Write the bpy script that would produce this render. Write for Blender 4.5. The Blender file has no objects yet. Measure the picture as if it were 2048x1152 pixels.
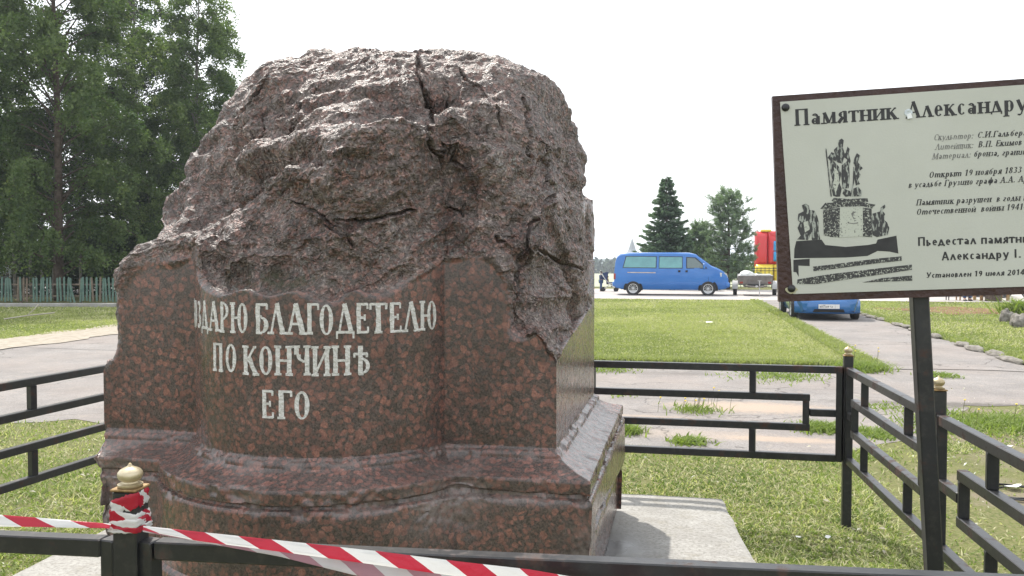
import bpy, math, random
import numpy as np
from mathutils import Vector, Matrix

sc = bpy.context.scene
C = sc.collection
R = math.radians
# ---------------------------------------------------------------- camera
FPX = 1700.0
PITCH = math.atan(56 / 1700)
cd = bpy.data.cameras.new('camera'); cam = bpy.data.objects.new('camera', cd); C.objects.link(cam)
cam.location = (0, 0, 1.6); cam.rotation_euler = (math.pi / 2 - PITCH, 0, 0)
cd.sensor_width = 36; cd.lens = 36 * FPX / 2048; cd.clip_start = 0.05; cd.clip_end = 6000
sc.camera = cam
# ---------------------------------------------------------------- sky and sun
SUN_EL, SUN_AZ = R(52), R(-24)            # azimuth measured from +Y towards +X
w = bpy.data.worlds.new('World'); sc.world = w; w.use_nodes = True
nt = w.node_tree; nt.nodes.clear()
out = nt.nodes.new('ShaderNodeOutputWorld'); bg = nt.nodes.new('ShaderNodeBackground'); bg.inputs[1].default_value = 0.11
sky = nt.nodes.new('ShaderNodeTexSky'); sky.sky_type = 'NISHITA'; sky.sun_disc = False
sky.sun_elevation = SUN_EL; sky.sun_rotation = SUN_AZ; sky.dust_density = 3.0; sky.air_density = 1.0; sky.ozone_density = 1.0
tc = nt.nodes.new('ShaderNodeTexCoord'); nz = nt.nodes.new('ShaderNodeTexNoise'); nz.inputs['Scale'].default_value = 2.2
nz.inputs['Detail'].default_value = 5; nz.inputs['Roughness'].default_value = .5
mp = nt.nodes.new('ShaderNodeMapping'); mp.inputs['Scale'].default_value = (1, 1, 2.5)
rp = nt.nodes.new('ShaderNodeValToRGB'); rp.color_ramp.elements[0].position = .2; rp.color_ramp.elements[1].position = .62
rp.color_ramp.elements[0].color = (.66, .66, .66, 1); rp.color_ramp.elements[1].color = (.93, .93, .93, 1)
mx = nt.nodes.new('ShaderNodeMixRGB'); mx.inputs[2].default_value = (9.8, 10.1, 10.4, 1)    # thin bright overcast veil
nt.links.new(tc.outputs['Generated'], mp.inputs[0]); nt.links.new(mp.outputs[0], nz.inputs['Vector'])
nt.links.new(nz.outputs['Fac'], rp.inputs[0]); nt.links.new(rp.outputs[0], mx.inputs[0]); nt.links.new(sky.outputs[0], mx.inputs[1])
nt.links.new(mx.outputs[0], bg.inputs[0]); nt.links.new(bg.outputs[0], out.inputs[0])
sd = bpy.data.lights.new('sun', 'SUN'); sd.energy = 3.4; sd.angle = R(1.2); sd.color = (1, .95, .87)
so = bpy.data.objects.new('sun', sd); C.objects.link(so)
sv = Vector((math.sin(SUN_AZ) * math.cos(SUN_EL), math.cos(SUN_AZ) * math.cos(SUN_EL), math.sin(SUN_EL)))
so.rotation_euler = sv.to_track_quat('Z', 'Y').to_euler(); so.location = (0, 0, 60)
sc.view_settings.view_transform = 'Standard'; sc.view_settings.look = 'None'; sc.view_settings.gamma = 1
sc.view_settings.use_curve_mapping = False
sc.view_settings.exposure = 0.72
sc.cycles.max_bounces = 6; sc.cycles.transparent_max_bounces = 12
rnd = random.Random(7); rng = np.random.default_rng(7)

# ---------------------------------------------------------------- geometry helpers
cp, sp_ = math.cos(PITCH), math.sin(PITCH)
def ray(px, py):
    """direction in world space through a photo pixel, y component 1"""
    u = (px - 1024) / FPX; v = (576 - py) / FPX
    d = Vector((u, cp + v * sp_, -sp_ + v * cp))
    return d / d.y
def W(px, py, d): return Vector((0, 0, 1.6)) + ray(px, py) * d
def G(px, py, z=0.0):
    r = ray(px, py); return Vector((0, 0, 1.6)) + r * ((z - 1.6) / r.z)
A = R(11.5); CA, SA = math.cos(A), math.sin(A)
def UV2W(u, v, z=0.0): return Vector((u * CA + v * SA, -u * SA + v * CA, z))
def W2UV(x, y): return x * CA - y * SA, x * SA + y * CA

def obj_mesh(name, me, m=None, parent=None):
    o = bpy.data.objects.new(name, me); C.objects.link(o)
    if m is not None:
        for k in (m if isinstance(m, (list, tuple)) else [m]): me.materials.append(k)
    if parent is not None: o.parent = parent
    return o
def mk(name, V, F, m=None, parent=None, smooth=False):
    me = bpy.data.meshes.new(name); me.from_pydata([tuple(v) for v in V], [], F); me.update()
    if smooth: me.polygons.foreach_set('use_smooth', [True] * len(me.polygons))
    return obj_mesh(name, me, m, parent)
def mk_np(name, V, F, m=None, parent=None, smooth=False):
    """V (n,3) float, F (m,k) int, all faces with k corners"""
    V = np.asarray(V, np.float32); F = np.asarray(F, np.int32); k = F.shape[1]
    me = bpy.data.meshes.new(name); me.vertices.add(len(V)); me.vertices.foreach_set('co', V.ravel())
    me.loops.add(F.size); me.loops.foreach_set('vertex_index', F.ravel())
    me.polygons.add(len(F)); me.polygons.foreach_set('loop_start', np.arange(0, F.size, k, dtype=np.int32))
    me.polygons.foreach_set('loop_total', np.full(len(F), k, np.int32))
    me.update(calc_edges=True)
    if smooth: me.polygons.foreach_set('use_smooth', np.ones(len(F), bool))
    return obj_mesh(name, me, m, parent)
def tag(o, label=None, cat=None, group=None, kind=None):
    if label: o['label'] = label
    if cat: o['category'] = cat
    if group: o['group'] = group
    if kind: o['kind'] = kind
    return o
def empty(name, loc=(0, 0, 0), rz=0, label=None, cat=None, group=None):
    o = bpy.data.objects.new(name, None); C.objects.link(o); o.location = loc; o.rotation_euler = (0, 0, rz)
    return tag(o, label, cat, group)

class MB:
    def __init__(s): s.V = []; s.F = []
    def add(s, V, F):
        n = len(s.V); s.V += [Vector(v) for v in V]; s.F += [tuple(i + n for i in f) for f in F]; return s
    def box(s, c, d, rz=0, M=None, bev=0.0):
        hx, hy, hz = d[0] / 2, d[1] / 2, d[2] / 2
        if bev > 0:
            b = bev; V = []
            for z, k in ((-hz, 1), (-hz + b, 0), (hz - b, 0), (hz, 1)):
                ix, iy = hx - b * k, hy - b * k; e = b * (1 - k) + b * k
                for (x, y) in ((ix, -iy + b), (ix, iy - b), (ix - b, iy), (-ix + b, iy), (-ix, iy - b), (-ix, -iy + b), (-ix + b, -iy), (ix - b, -iy)):
                    V.append((x, y, z))
            F = [tuple(range(7, -1, -1)), tuple(range(24, 32))]
            for r in range(3):
                for i in range(8):
                    j = (i + 1) % 8; F.append((r * 8 + i, r * 8 + j, r * 8 + 8 + j, r * 8 + 8 + i))
        else:
            V = [(-hx, -hy, -hz), (hx, -hy, -hz), (hx, hy, -hz), (-hx, hy, -hz), (-hx, -hy, hz), (hx, -hy, hz), (hx, hy, hz), (-hx, hy, hz)]
            F = [(3, 2, 1, 0), (4, 5, 6, 7), (0, 1, 5, 4), (1, 2, 6, 5), (2, 3, 7, 6), (3, 0, 4, 7)]
        m = (Matrix.Translation(c) @ Matrix.Rotation(rz, 4, 'Z')) if M is None else M
        return s.add([m @ Vector(v) for v in V], F)
    def bar(s, a, b, w_, h_, bev=0.003):
        """square tube from a to b; w_ horizontal thickness, h_ the other"""
        a, b = Vector(a), Vector(b); d = b - a; L = d.length; x = d / L
        up = Vector((0, 0, 1)) if abs(x.z) < .95 else Vector((CA * 0 + SA, CA, 0))
        y = up.cross(x).normalized(); z = x.cross(y)
        m = Matrix((x, y, z)).transposed().to_4x4(); m.translation = (a + b) / 2
        return s.box(None, (L, w_, h_), M=m, bev=bev)
    def tube(s, pts, rad, n=8, cap=True):
        pts = [Vector(p) for p in pts]; rad = rad if isinstance(rad, (list, tuple)) else [rad] * len(pts)
        V = []; F = []; pu = None
        for i, p in enumerate(pts):
            t = (pts[min(i + 1, len(pts) - 1)] - pts[max(i - 1, 0)]).normalized()
            if pu is None: pu = t.orthogonal().normalized()
            pu = (pu - t * pu.dot(t)).normalized(); v = t.cross(pu)
            for k in range(n):
                an = 2 * math.pi * k / n; V.append(p + (pu * math.cos(an) + v * math.sin(an)) * rad[i])
        for i in range(len(pts) - 1):
            for k in range(n):
                j = (k + 1) % n; F.append((i * n + k, i * n + j, i * n + n + j, i * n + n + k))
        if cap: F += [tuple(range(n - 1, -1, -1)), tuple(range((len(pts) - 1) * n, len(pts) * n))]
        return s.add(V, F)
    def lathe(s, prof, n=20, M=None):
        """prof list of (r, z)"""
        V = []; F = []; m = M or Matrix()
        for r, z in prof:
            for k in range(n):
                an = 2 * math.pi * k / n; V.append(m @ Vector((r * math.cos(an), r * math.sin(an), z)))
        for i in range(len(prof) - 1):
            for k in range(n):
                j = (k + 1) % n; F.append((i * n + k, i * n + j, i * n + n + j, i * n + n + k))
        F += [tuple(range(n - 1, -1, -1)), tuple(range((len(prof) - 1) * n, len(prof) * n))]
        return s.add(V, F)
    def prism(s, pts, off):
        """polygon (list of 3D points) thickened by vector off"""
        n = len(pts); V = [Vector(p) for p in pts] + [Vector(p) + Vector(off) for p in pts]
        F = [tuple(range(n - 1, -1, -1)), tuple(range(n, 2 * n))] + [(i, (i + 1) % n, n + (i + 1) % n, n + i) for i in range(n)]
        return s.add(V, F)
    def build(s, name, m=None, parent=None, smooth=False): return mk(name, s.V, s.F, m, parent, smooth)
def smooth_ang(o, deg=35):
    me = o.data; me.polygons.foreach_set('use_smooth', [True] * len(me.polygons))
    try: me.set_sharp_from_angle(angle=R(deg))
    except Exception: pass
    return o

# numpy noise
def _h(ix, iy, iz, s):
    n = (ix.astype(np.int64) * 374761393 + iy.astype(np.int64) * 668265263 + iz.astype(np.int64) * 2147483647 + s * 974711) & 0xffffffff
    n = ((n ^ (n >> 13)) * 1274126177) & 0xffffffff
    n = ((n ^ (n >> 16)) * 2246822519) & 0xffffffff
    return ((n ^ (n >> 15)) & 0xffffff).astype(np.float64) / 0xffffff
def vnoise(P, s=0):
    i = np.floor(P).astype(np.int64); f = P - i; f = f * f * f * (f * (f * 6 - 15) + 10); r = 0
    for dx in (0, 1):
        for dy in (0, 1):
            for dz in (0, 1):
                wgt = (f[:, 0] if dx else 1 - f[:, 0]) * (f[:, 1] if dy else 1 - f[:, 1]) * (f[:, 2] if dz else 1 - f[:, 2])
                r = r + wgt * _h(i[:, 0] + dx, i[:, 1] + dy, i[:, 2] + dz, s)
    return r * 2 - 1
def fbm(P, s=0, o=4, g=.5):
    r = 0; a = 1; t = 0
    for k in range(o): r = r + a * vnoise(P * 2 ** k + 17.3 * k, s + k); t += a; a *= g
    return r / t
def facets(P, s=0, tilt=1.0, k=10.):
    """chipped stone: every Voronoi cell is a tilted plane, planes meet in soft arrises"""
    i = np.floor(P).astype(np.int64); num = np.zeros(len(P)); den = np.zeros(len(P))
    for dx in (-1, 0, 1):
        for dy in (-1, 0, 1):
            for dz in (-1, 0, 1):
                a, b, c = i[:, 0] + dx, i[:, 1] + dy, i[:, 2] + dz
                D = P - np.stack([a + _h(a, b, c, s), b + _h(a, b, c, s + 1), c + _h(a, b, c, s + 2)], 1); d = (D ** 2).sum(1)
                h = _h(a, b, c, s + 3) - .5 + tilt * (D[:, 0] * (_h(a, b, c, s + 4) - .5) + D[:, 1] * (_h(a, b, c, s + 5) - .5) + D[:, 2] * (_h(a, b, c, s + 6) - .5))
                w_ = np.exp(-k * d); num += w_ * h; den += w_
    return num / np.maximum(den, 1e-12)
def sstep(a, b, x):
    t = np.clip((x - a) / (b - a), 0, 1); return t * t * (3 - 2 * t)

# ---------------------------------------------------------------- materials
def mat(name, col, rough=.6, metal=0.0, var=0.0, scale=8.0, bump=0.0, bscale=30.0, coat=0.0, col2=None, spec=.5, trans=0.0, ior=1.45, alpha=None, space='Object'):
    m = bpy.data.materials.new(name); m.use_nodes = True; t = m.node_tree; b = t.nodes['Principled BSDF']
    b.inputs['Roughness'].default_value = rough; b.inputs['Metallic'].default_value = metal
    b.inputs['Coat Weight'].default_value = coat; b.inputs['Coat Roughness'].default_value = .08
    b.inputs['Specular IOR Level'].default_value = spec; b.inputs['Transmission Weight'].default_value = trans; b.inputs['IOR'].default_value = ior
    if alpha is not None: b.inputs['Alpha'].default_value = alpha
    tcn = t.nodes.new('ShaderNodeTexCoord')
    if var > 0 or col2 is not None:
        n = t.nodes.new('ShaderNodeTexNoise'); n.inputs['Scale'].default_value = scale; n.inputs['Detail'].default_value = 7; n.inputs['Roughness'].default_value = .62
        t.links.new(tcn.outputs[space], n.inputs['Vector'])
        r = t.nodes.new('ShaderNodeValToRGB'); r.color_ramp.elements[0].position = .34; r.color_ramp.elements[1].position = .66
        c2 = col2 if col2 is not None else tuple(min(1, c * (1 + var)) for c in col); c1 = col if col2 is not None else tuple(c * (1 - var) for c in col)
        r.color_ramp.elements[0].color = (*c1, 1); r.color_ramp.elements[1].color = (*c2, 1)
        t.links.new(n.outputs['Fac'], r.inputs[0]); t.links.new(r.outputs[0], b.inputs['Base Color'])
    else: b.inputs['Base Color'].default_value = (*col, 1)
    if bump > 0:
        n = t.nodes.new('ShaderNodeTexNoise'); n.inputs['Scale'].default_value = bscale; n.inputs['Detail'].default_value = 5
        t.links.new(tcn.outputs[space], n.inputs['Vector'])
        bp = t.nodes.new('ShaderNodeBump'); bp.inputs['Strength'].default_value = bump; bp.inputs['Distance'].default_value = .02
        t.links.new(n.outputs['Fac'], bp.inputs['Height']); t.links.new(bp.outputs[0], b.inputs['Normal'])
    return m
class NT:
    """short node-tree writer"""
    def __init__(s, name):
        s.m = bpy.data.materials.new(name); s.m.use_nodes = True; s.t = s.m.node_tree; s.b = s.t.nodes['Principled BSDF']
        s.tc = s.t.nodes.new('ShaderNodeTexCoord').outputs['Object']
    def n(s, k, ins=None, **at):
        nd = s.t.nodes.new('ShaderNode' + k)
        for a, v in at.items(): setattr(nd, a, v)
        for a, v in (ins or {}).items():
            if isinstance(v, bpy.types.NodeSocket): s.t.links.new(v, nd.inputs[a])
            else: nd.inputs[a].default_value = v
        return nd
    def noise(s, sc_, det=6, r=.6, v=None): return s.n('TexNoise', {'Vector': v or s.tc, 'Scale': sc_, 'Detail': det, 'Roughness': r}).outputs['Fac']
    def ramp(s, f, stops, interp='LINEAR'):
        nd = s.n('ValToRGB', {0: f}); cr = nd.color_ramp; cr.interpolation = interp
        while len(cr.elements) < len(stops): cr.elements.new(.5)
        for e, (p, c) in zip(cr.elements, stops): e.position = p; e.color = (*c, 1) if isinstance(c, tuple) else (c, c, c, 1)
        return nd.outputs[0]
    def mix(s, f, a, b, mode='MIX'):
        nd = s.n('MixRGB', blend_type=mode)
        for k, v in ((0, f), (1, a), (2, b)):
            if isinstance(v, bpy.types.NodeSocket): s.t.links.new(v, nd.inputs[k])
            elif k == 0: nd.inputs[0].default_value = v
            else: nd.inputs[k].default_value = (*v, 1) if isinstance(v, tuple) else (v, v, v, 1)
        return nd.outputs[0]
    def math(s, op, a, b=0.0): return s.n('Math', {0: a, 1: b}, operation=op).outputs[0]
    def attr(s, nm): return s.n('Attribute', attribute_name=nm)
    def bump(s, h, st, dist=.01, nrm=None):
        nd = s.n('Bump', {'Strength': st, 'Distance': dist, 'Height': h})
        if nrm is not None: s.t.links.new(nrm, nd.inputs['Normal'])
        return nd.outputs[0]
    def set(s, **k):
        for a, v in k.items():
            a = a.replace('_', ' ')
            if isinstance(v, bpy.types.NodeSocket): s.t.links.new(v, s.b.inputs[a])
            else: s.b.inputs[a].default_value = (*v, 1) if isinstance(v, tuple) else v
        return s.m

def granite():
    g = NT('red_granite'); co = g.tc
    wv = g.n('TexNoise', {'Vector': co, 'Scale': 16., 'Detail': 5.}).outputs['Color']
    wob = g.n('VectorMath', {0: wv, 1: (.5, .5, .5)}, operation='SUBTRACT').outputs[0]
    wob = g.n('VectorMath', {0: wob, 'Scale': .06}, operation='SCALE').outputs[0]
    cw = g.n('VectorMath', {0: co, 1: wob}, operation='ADD').outputs[0]
    v1 = g.n('TexVoronoi', {'Vector': cw, 'Scale': 39., 'Randomness': 1.}); v2 = g.n('TexVoronoi', {'Vector': cw, 'Scale': 52.})
    pk = g.n('SeparateColor', {0: v1.outputs['Color']}).outputs[0]
    pk2 = g.n('SeparateColor', {0: v2.outputs['Color']}).outputs[0]
    size = g.ramp(pk, [(0, .70), (.35, .85), (1, 1.08)])
    dist = g.math('DIVIDE', v1.outputs['Distance'], size)
    ov = g.ramp(dist, [(.40, 1.), (.56, 0.)])
    big = g.ramp(pk, [(.12, 0.), (.24, 1.)])
    ov = g.math('MULTIPLY', ov, big)
    ov2 = g.math('MULTIPLY', g.ramp(v2.outputs['Distance'], [(.28, 1.), (.5, 0.)]), g.ramp(pk2, [(.25, 0.), (.4, 1.)]))
    fine = g.noise(140, 3, .7)
    red = g.mix(g.ramp(pk2, [(0, 0.), (1, 1.)]), (.27, .136, .108), (.17, .094, .079))
    red = g.mix(g.ramp(pk, [(.86, 0.), (.96, 1.)]), red, (.29, .142, .108))
    red = g.mix(g.ramp(fine, [(.35, 0.), (.7, 1.)]), red, (.105, .05, .042))
    mtx = g.mix(g.ramp(fine, [(.4, 0.), (.6, 1.)]), (.040, .034, .032), (.11, .082, .072))
    c = g.mix(ov2, mtx, g.mix(.35, red, mtx)); c = g.mix(ov, c, red)
    tone = g.ramp(g.noise(2.3, 3), [(.3, .72), (.7, 1.25)]); c = g.mix(1., c, tone, 'MULTIPLY')
    # fractured stone: paler, greyer, lichen and dust
    at = g.attr('rough'); ro = at.outputs['Fac']
    n1 = g.noise(26, 8, .72); n2 = g.noise(7, 5)
    pale = g.mix(g.ramp(n1, [(.38, 0.), (.66, 1.)]), (.185, .143, .126), (.49, .42, .385))
    pale = g.mix(g.ramp(n2, [(.35, .08), (.7, .58)]), c, pale)
    pale = g.mix(g.math('MULTIPLY', ov, .38), pale, (.21, .12, .10))
    pale = g.mix(g.ramp(g.noise(95, 3, .7), [(.3, .75), (.48, 0.)]), pale, (.05, .042, .04))
    pale = g.mix(g.ramp(g.noise(120, 3, .7), [(.58, 0.), (.72, .7)]), pale, (.42, .37, .35))
    v3 = g.n('TexVoronoi', {'Vector': cw, 'Scale': 105.}); pk3 = g.n('SeparateColor', {0: v3.outputs['Color']}).outputs[1]
    v4 = g.n('TexVoronoi', {'Vector': cw, 'Scale': 46., 'Detail': 1.})
    pale = g.mix(1., pale, g.ramp(pk3, [(0, .58), (.75, 1.05), (1, 1.7)]), 'MULTIPLY')  # random cell brightness: speckle, with facet glints put into the colour
    lich = g.math('MULTIPLY', g.ramp(g.noise(60, 3), [(.56, 0.), (.66, 1.)]), g.ramp(g.noise(4.3, 3), [(.5, 0.), (.62, 1.)]))
    pale = g.mix(g.math('MULTIPLY', lich, .6), pale, (.30, .31, .29))
    cr = g.attr('crack').outputs['Fac']
    moss = g.attr('moss').outputs['Fac']
    col = g.mix(ro, c, pale)
    ed = g.attr('chip').outputs['Fac']
    col = g.mix(g.math('MULTIPLY', ed, g.ramp(g.noise(45, 5), [(.35, .25), (.6, 1.)])), col, (.23, .195, .18))
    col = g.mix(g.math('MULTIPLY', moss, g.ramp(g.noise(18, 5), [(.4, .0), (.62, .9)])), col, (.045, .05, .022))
    col = g.mix(cr, col, (.02, .018, .017))
    rgh = g.mix(ro, g.ramp(g.noise(30, 4), [(.3, .14), (.7, .34)]), g.ramp(n1, [(.3, .38), (.7, .68)]))
    h1 = g.mix(ro, g.math('MULTIPLY', fine, .02), g.math('ADD', g.math('ADD', g.math('MULTIPLY', n1, .6), g.math('MULTIPLY', v4.outputs['Distance'], .45)), g.math('MULTIPLY', v3.outputs['Distance'], .4)))
    nb = g.bump(h1, 1., .02)
    return g.set(Base_Color=col, Roughness=rgh, Normal=nb, Specular_IOR_Level=.5)

M = {}
M['granite'] = granite()
M['iron'] = mat('black_iron', (.006, .007, .009), .42, 0, col2=(.022, .022, .025), scale=5, bump=.25, bscale=60, spec=.5)
M['brass'] = mat('brass', (.34, .26, .14), .38, .55, col2=(.55, .48, .34), scale=25, bump=.15)
M['weld'] = mat('weld', (.16, .09, .035), .5, .5, col2=(.32, .22, .10), scale=60)
def rusty_iron():
    g = NT('painted_iron'); n = g.noise(9, 8, .7); f = g.ramp(n, [(.56, 0.), (.66, 1.)]); n2 = g.noise(70, 4)
    base = g.mix(g.ramp(g.noise(3, 4), [(.3, 0.), (.7, 1.)]), (.007, .008, .010), (.020, .021, .024))
    dust = g.mix(g.ramp(g.noise(34, 6, .7), [(.5, 0.), (.75, .5)]), base, (.06, .055, .05))
    c = g.mix(g.math('MULTIPLY', f, .55), dust, (.085, .035, .02))
    return g.set(Base_Color=c, Roughness=g.mix(f, .38, .8), Normal=g.bump(n2, .2, .003))
M['iron'] = rusty_iron()
# ================================================================ ground and terrain
def spots(g, c, lst, col, nsc=9):
    """soft-edged worn or strewn spots lying at fixed places on the ground: (px, py, half length, half depth, strength)"""
    for px, py, a, b, st in lst:
        p = G(px, py); mp_ = g.n('Mapping', {'Vector': g.tc, 'Rotation': (0, 0, A), 'Scale': (1, 1, 1)}, vector_type='POINT').outputs[0]
        u, v = W2UV(p.x, p.y); d = g.n('VectorMath', {0: mp_, 1: (u, v, 0)}, operation='SUBTRACT').outputs[0]; d = g.n('VectorMath', {0: d, 1: (1 / a, 1 / b, 0)}, operation='MULTIPLY').outputs[0]
        L = g.n('VectorMath', {0: d}, operation='LENGTH').outputs['Value']; nn = g.noise(nsc, 7, .7); L = g.math('ADD', L, g.math('MULTIPLY', g.math('SUBTRACT', nn, .5), 1.6))
        c = g.mix(g.math('MULTIPLY', g.ramp(L, [(.45, 1.), (1.05, 0.)]), st), c, col)
    return c
def ground_mat():
    g = NT('grass_soil'); n = g.noise(.35, 6); n2 = g.noise(3.5, 7); n3 = g.noise(40, 4)
    a = g.mix(g.ramp(n2, [(.35, 0.), (.65, 1.)]), (.085, .11, .035), (.15, .165, .055))
    b = g.mix(g.ramp(n3, [(.4, 0.), (.65, 1.)]), a, (.21, .19, .10))
    c = g.mix(g.ramp(n, [(.45, 0.), (.75, .6)]), b, (.15, .15, .07))
    c = spots(g, c, BARE, (.22, .185, .14))
    return g.set(Base_Color=c, Roughness=.95, Specular_IOR_Level=.1, Normal=g.bump(n3, .8, .03))
def asphalt_mat():
    g = NT('old_asphalt'); n = g.noise(1.1, 7, .65); n2 = g.noise(60, 5, .7); n3 = g.noise(7, 6); ag = g.n('TexVoronoi', {'Vector': g.tc, 'Scale': 90.})
    c = g.mix(g.ramp(n, [(.35, 0.), (.65, 1.)]), (.225, .210, .202), (.325, .305, .292))
    c = g.mix(g.ramp(n2, [(.35, 0.), (.7, .85)]), c, (.11, .098, .092))
    c = g.mix(g.ramp(g.noise(19, 6, .75), [(.56, 0.), (.68, .6)]), c, (.12, .10, .088))
    c = g.mix(g.ramp(g.noise(.5, 4), [(.45, 0.), (.65, .4)]), c, (.27, .225, .20))
    c = g.mix(g.ramp(n3, [(.55, 0.), (.75, .55)]), c, (.34, .29, .24))
    c = spots(g, c, ((1500, 815, 1.1, .45, .8), (1570, 880, .7, .16, .7), (1260, 835, .8, .2, .5), (1400, 870, 1.0, .3, .35)), (.37, .29, .225), 14)
    c = spots(g, c, ((1960, 812, 2.0, .25, .8), (1250, 745, 2.5, .25, .4)), (.10, .09, .08), 14)
    st = g.n('TexVoronoi', {'Vector': g.n('VectorMath', {0: g.tc, 1: g.n('VectorMath', {0: g.n('TexNoise', {'Vector': g.tc, 'Scale': 1.5, 'Detail': 5.}).outputs['Color'], 'Scale': .9}, operation='SCALE').outputs[0]}, operation='ADD').outputs[0], 'Scale': .42}, feature='DISTANCE_TO_EDGE')
    ck = g.ramp(st.outputs['Distance'], [(.0, 1.), (.006, 0.)])
    c = g.mix(g.math('MULTIPLY', ck, .75), c, (.05, .045, .04))
    return g.set(Base_Color=c, Roughness=.9, Specular_IOR_Level=.25, Normal=g.bump(g.mix(.5, n2, ag.outputs['Distance']), .5, .01))
BARE = ((1990, 880, .9, .35, .8), (2050, 1000, .5, .35, .8), (1940, 822, 1.0, .25, .8), (1955, 960, .35, .2, .6), (2110, 920, .8, .6, .7))
M['ground'] = ground_mat(); M['asphalt'] = asphalt_mat()
M['sand'] = mat('dry_sand', (.27, .235, .19), .95, col2=(.40, .36, .30), scale=6, bump=.6, bscale=40, spec=.1)
M['straw'] = mat('straw_litter', (.30, .22, .14), .95, col2=(.46, .36, .25), scale=30, bump=.8, bscale=80, spec=.1)
M['dirt'] = mat('turned_soil', (.10, .055, .03), .95, col2=(.26, .18, .10), scale=4, bump=.8, bscale=20, spec=.1)

def jag(pts, step=.25, amp=.12, seed=1):
    """a closed outline in (u, v) with broken edges"""
    r = random.Random(seed); o = []
    for i in range(len(pts)):
        a, b = Vector(pts[i]), Vector(pts[(i + 1) % len(pts)]); L = (b - a).length; n = max(1, min(400, int(L / step)))
        t = (b - a) / L; nn = Vector((-t.y, t.x)); ph = r.uniform(0, 9)
        for k in range(n):
            s = k / n * L
            o.append(a + t * s + nn * (amp * (math.sin(s * 1.1 + ph) * .5 + math.sin(s * 2.9 + 2 * ph) * .35) + r.gauss(0, amp * .28)))
    return o
def flat_poly(name, pts, z, m, uv=True):
    from mathutils.geometry import tessellate_polygon
    P = [UV2W(p[0], p[1], z) if uv else Vector((p[0], p[1], z)) for p in pts]
    tri = tessellate_polygon([P])
    tri = [t if (P[t[1]] - P[t[0]]).cross(P[t[2]] - P[t[0]]).z > 0 else t[::-1] for t in tri]
    return mk(name, P, [tuple(t) for t in tri], m)
gnd = mk('ground', [(x, y, z) for y, z in ((-60, 0), (62, 0), (400, -4.8), (1500, -4.8)) for x in (-900, 900)], [(0, 1, 3, 2), (2, 3, 5, 4), (4, 5, 7, 6)], M['ground']); tag(gnd, kind='structure')
BAND = jag([(-26, 7.3), (-6, 7.3), (1.3, 7.2), (2.2, 8.3), (3.0, 10.2), (9, 10.4), (24, 10.8), (24, 13.4), (5.05, 13.45), (2.85, 13.4), (-6, 13.4), (-12, 13.4), (-26, 13.4)], .22, .13, 3)
tag(flat_poly('path', BAND, .004, M['asphalt']), kind='structure')
LROAD = jag([(-12, 13.3), (-6, 13.3), (-6, 35), (-12, 35)], .4, .10, 4)
tag(flat_poly('road', LROAD, .008, M['asphalt']), kind='structure')
CARP = jag([(2.9, 13.3), (5.05, 13.3), (5.1, 35.2), (2.9, 35.2)], .3, .09, 5)
tag(flat_poly('driveway', CARP, .012, M['asphalt']), kind='structure')
FROAD = jag([(-90, 34.9), (120, 34.9), (120, 47), (-90, 47)], .8, .10, 6)
M['asphalt_far'] = mat('pale_road', (.36, .33, .31), .9, col2=(.44, .41, .39), scale=.8, bump=.3, bscale=20, spec=.2)
tag(flat_poly('main_road', FROAD, .016, M['asphalt_far']), kind='structure')
VERGE = jag([(-12.1, 7.6), (-11.85, 12), (-11.9, 34), (-12.8, 34), (-13.6, 22), (-13.7, 12), (-13.4, 7.6)], .3, .2, 7)
tag(flat_poly('sandy_verge', VERGE, .02, M['sand']), kind='structure')
p = G(1945, 622); u, v = W2UV(p.x, p.y)
tag(flat_poly('soil_patch', jag([(u + 2.3 * math.cos(t) * (1 + .3 * math.sin(3 * t)), v + 2.1 * math.sin(t) * (1 + .3 * math.sin(5 * t))) for t in np.linspace(0, 2 * math.pi, 40)[:-1]], .15, .1, 9), .006, M['dirt']), kind='structure')
# far field and hills
M['field'] = mat('pale_field', (.30, .33, .22), .95, col2=(.40, .41, .30), scale=.05, spec=.1)
M['hill'] = mat('wooded_hill', (.035, .055, .03), .95, col2=(.06, .08, .04), scale=.03, spec=.05)
tag(mk('field', [(-600, 50, .03), (700, 50, .03), (700, 62, .03), (-600, 62, .03), (700, 400, -4.77), (-600, 400, -4.77)], [(0, 1, 2, 3), (3, 2, 4, 5)], M['field']), kind='structure')
def ridge(name, y, x0, x1, n, base, amp, seed, m, tree=0.0, depth=60):
    r = random.Random(seed); V = []; F = []; ph = [r.uniform(0, 6) for _ in range(4)]
    for i in range(n):
        t = i / (n - 1); x = x0 + (x1 - x0) * t
        h = base + amp * (math.sin(t * 7 + ph[0]) * .5 + math.sin(t * 17 + ph[1]) * .25 + math.sin(t * 41 + ph[2]) * .12) + tree * r.uniform(-1, 1)
        V += [(x, y - depth, -5.5), (x, y - depth * .5, h * .62), (x, y, max(h, .5)), (x, y + depth, -5.5)]
    for i in range(n - 1):
        for k in range(3): F.append((i * 4 + k, i * 4 + 4 + k, i * 4 + 5 + k, i * 4 + 1 + k))
    o = mk(name, V, F, m); tag(o, kind='structure'); return o
ridge('hills', 1150, -900, 1000, 120, 4.5, 2.2, 3, M['hill'], .2, 140)
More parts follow.
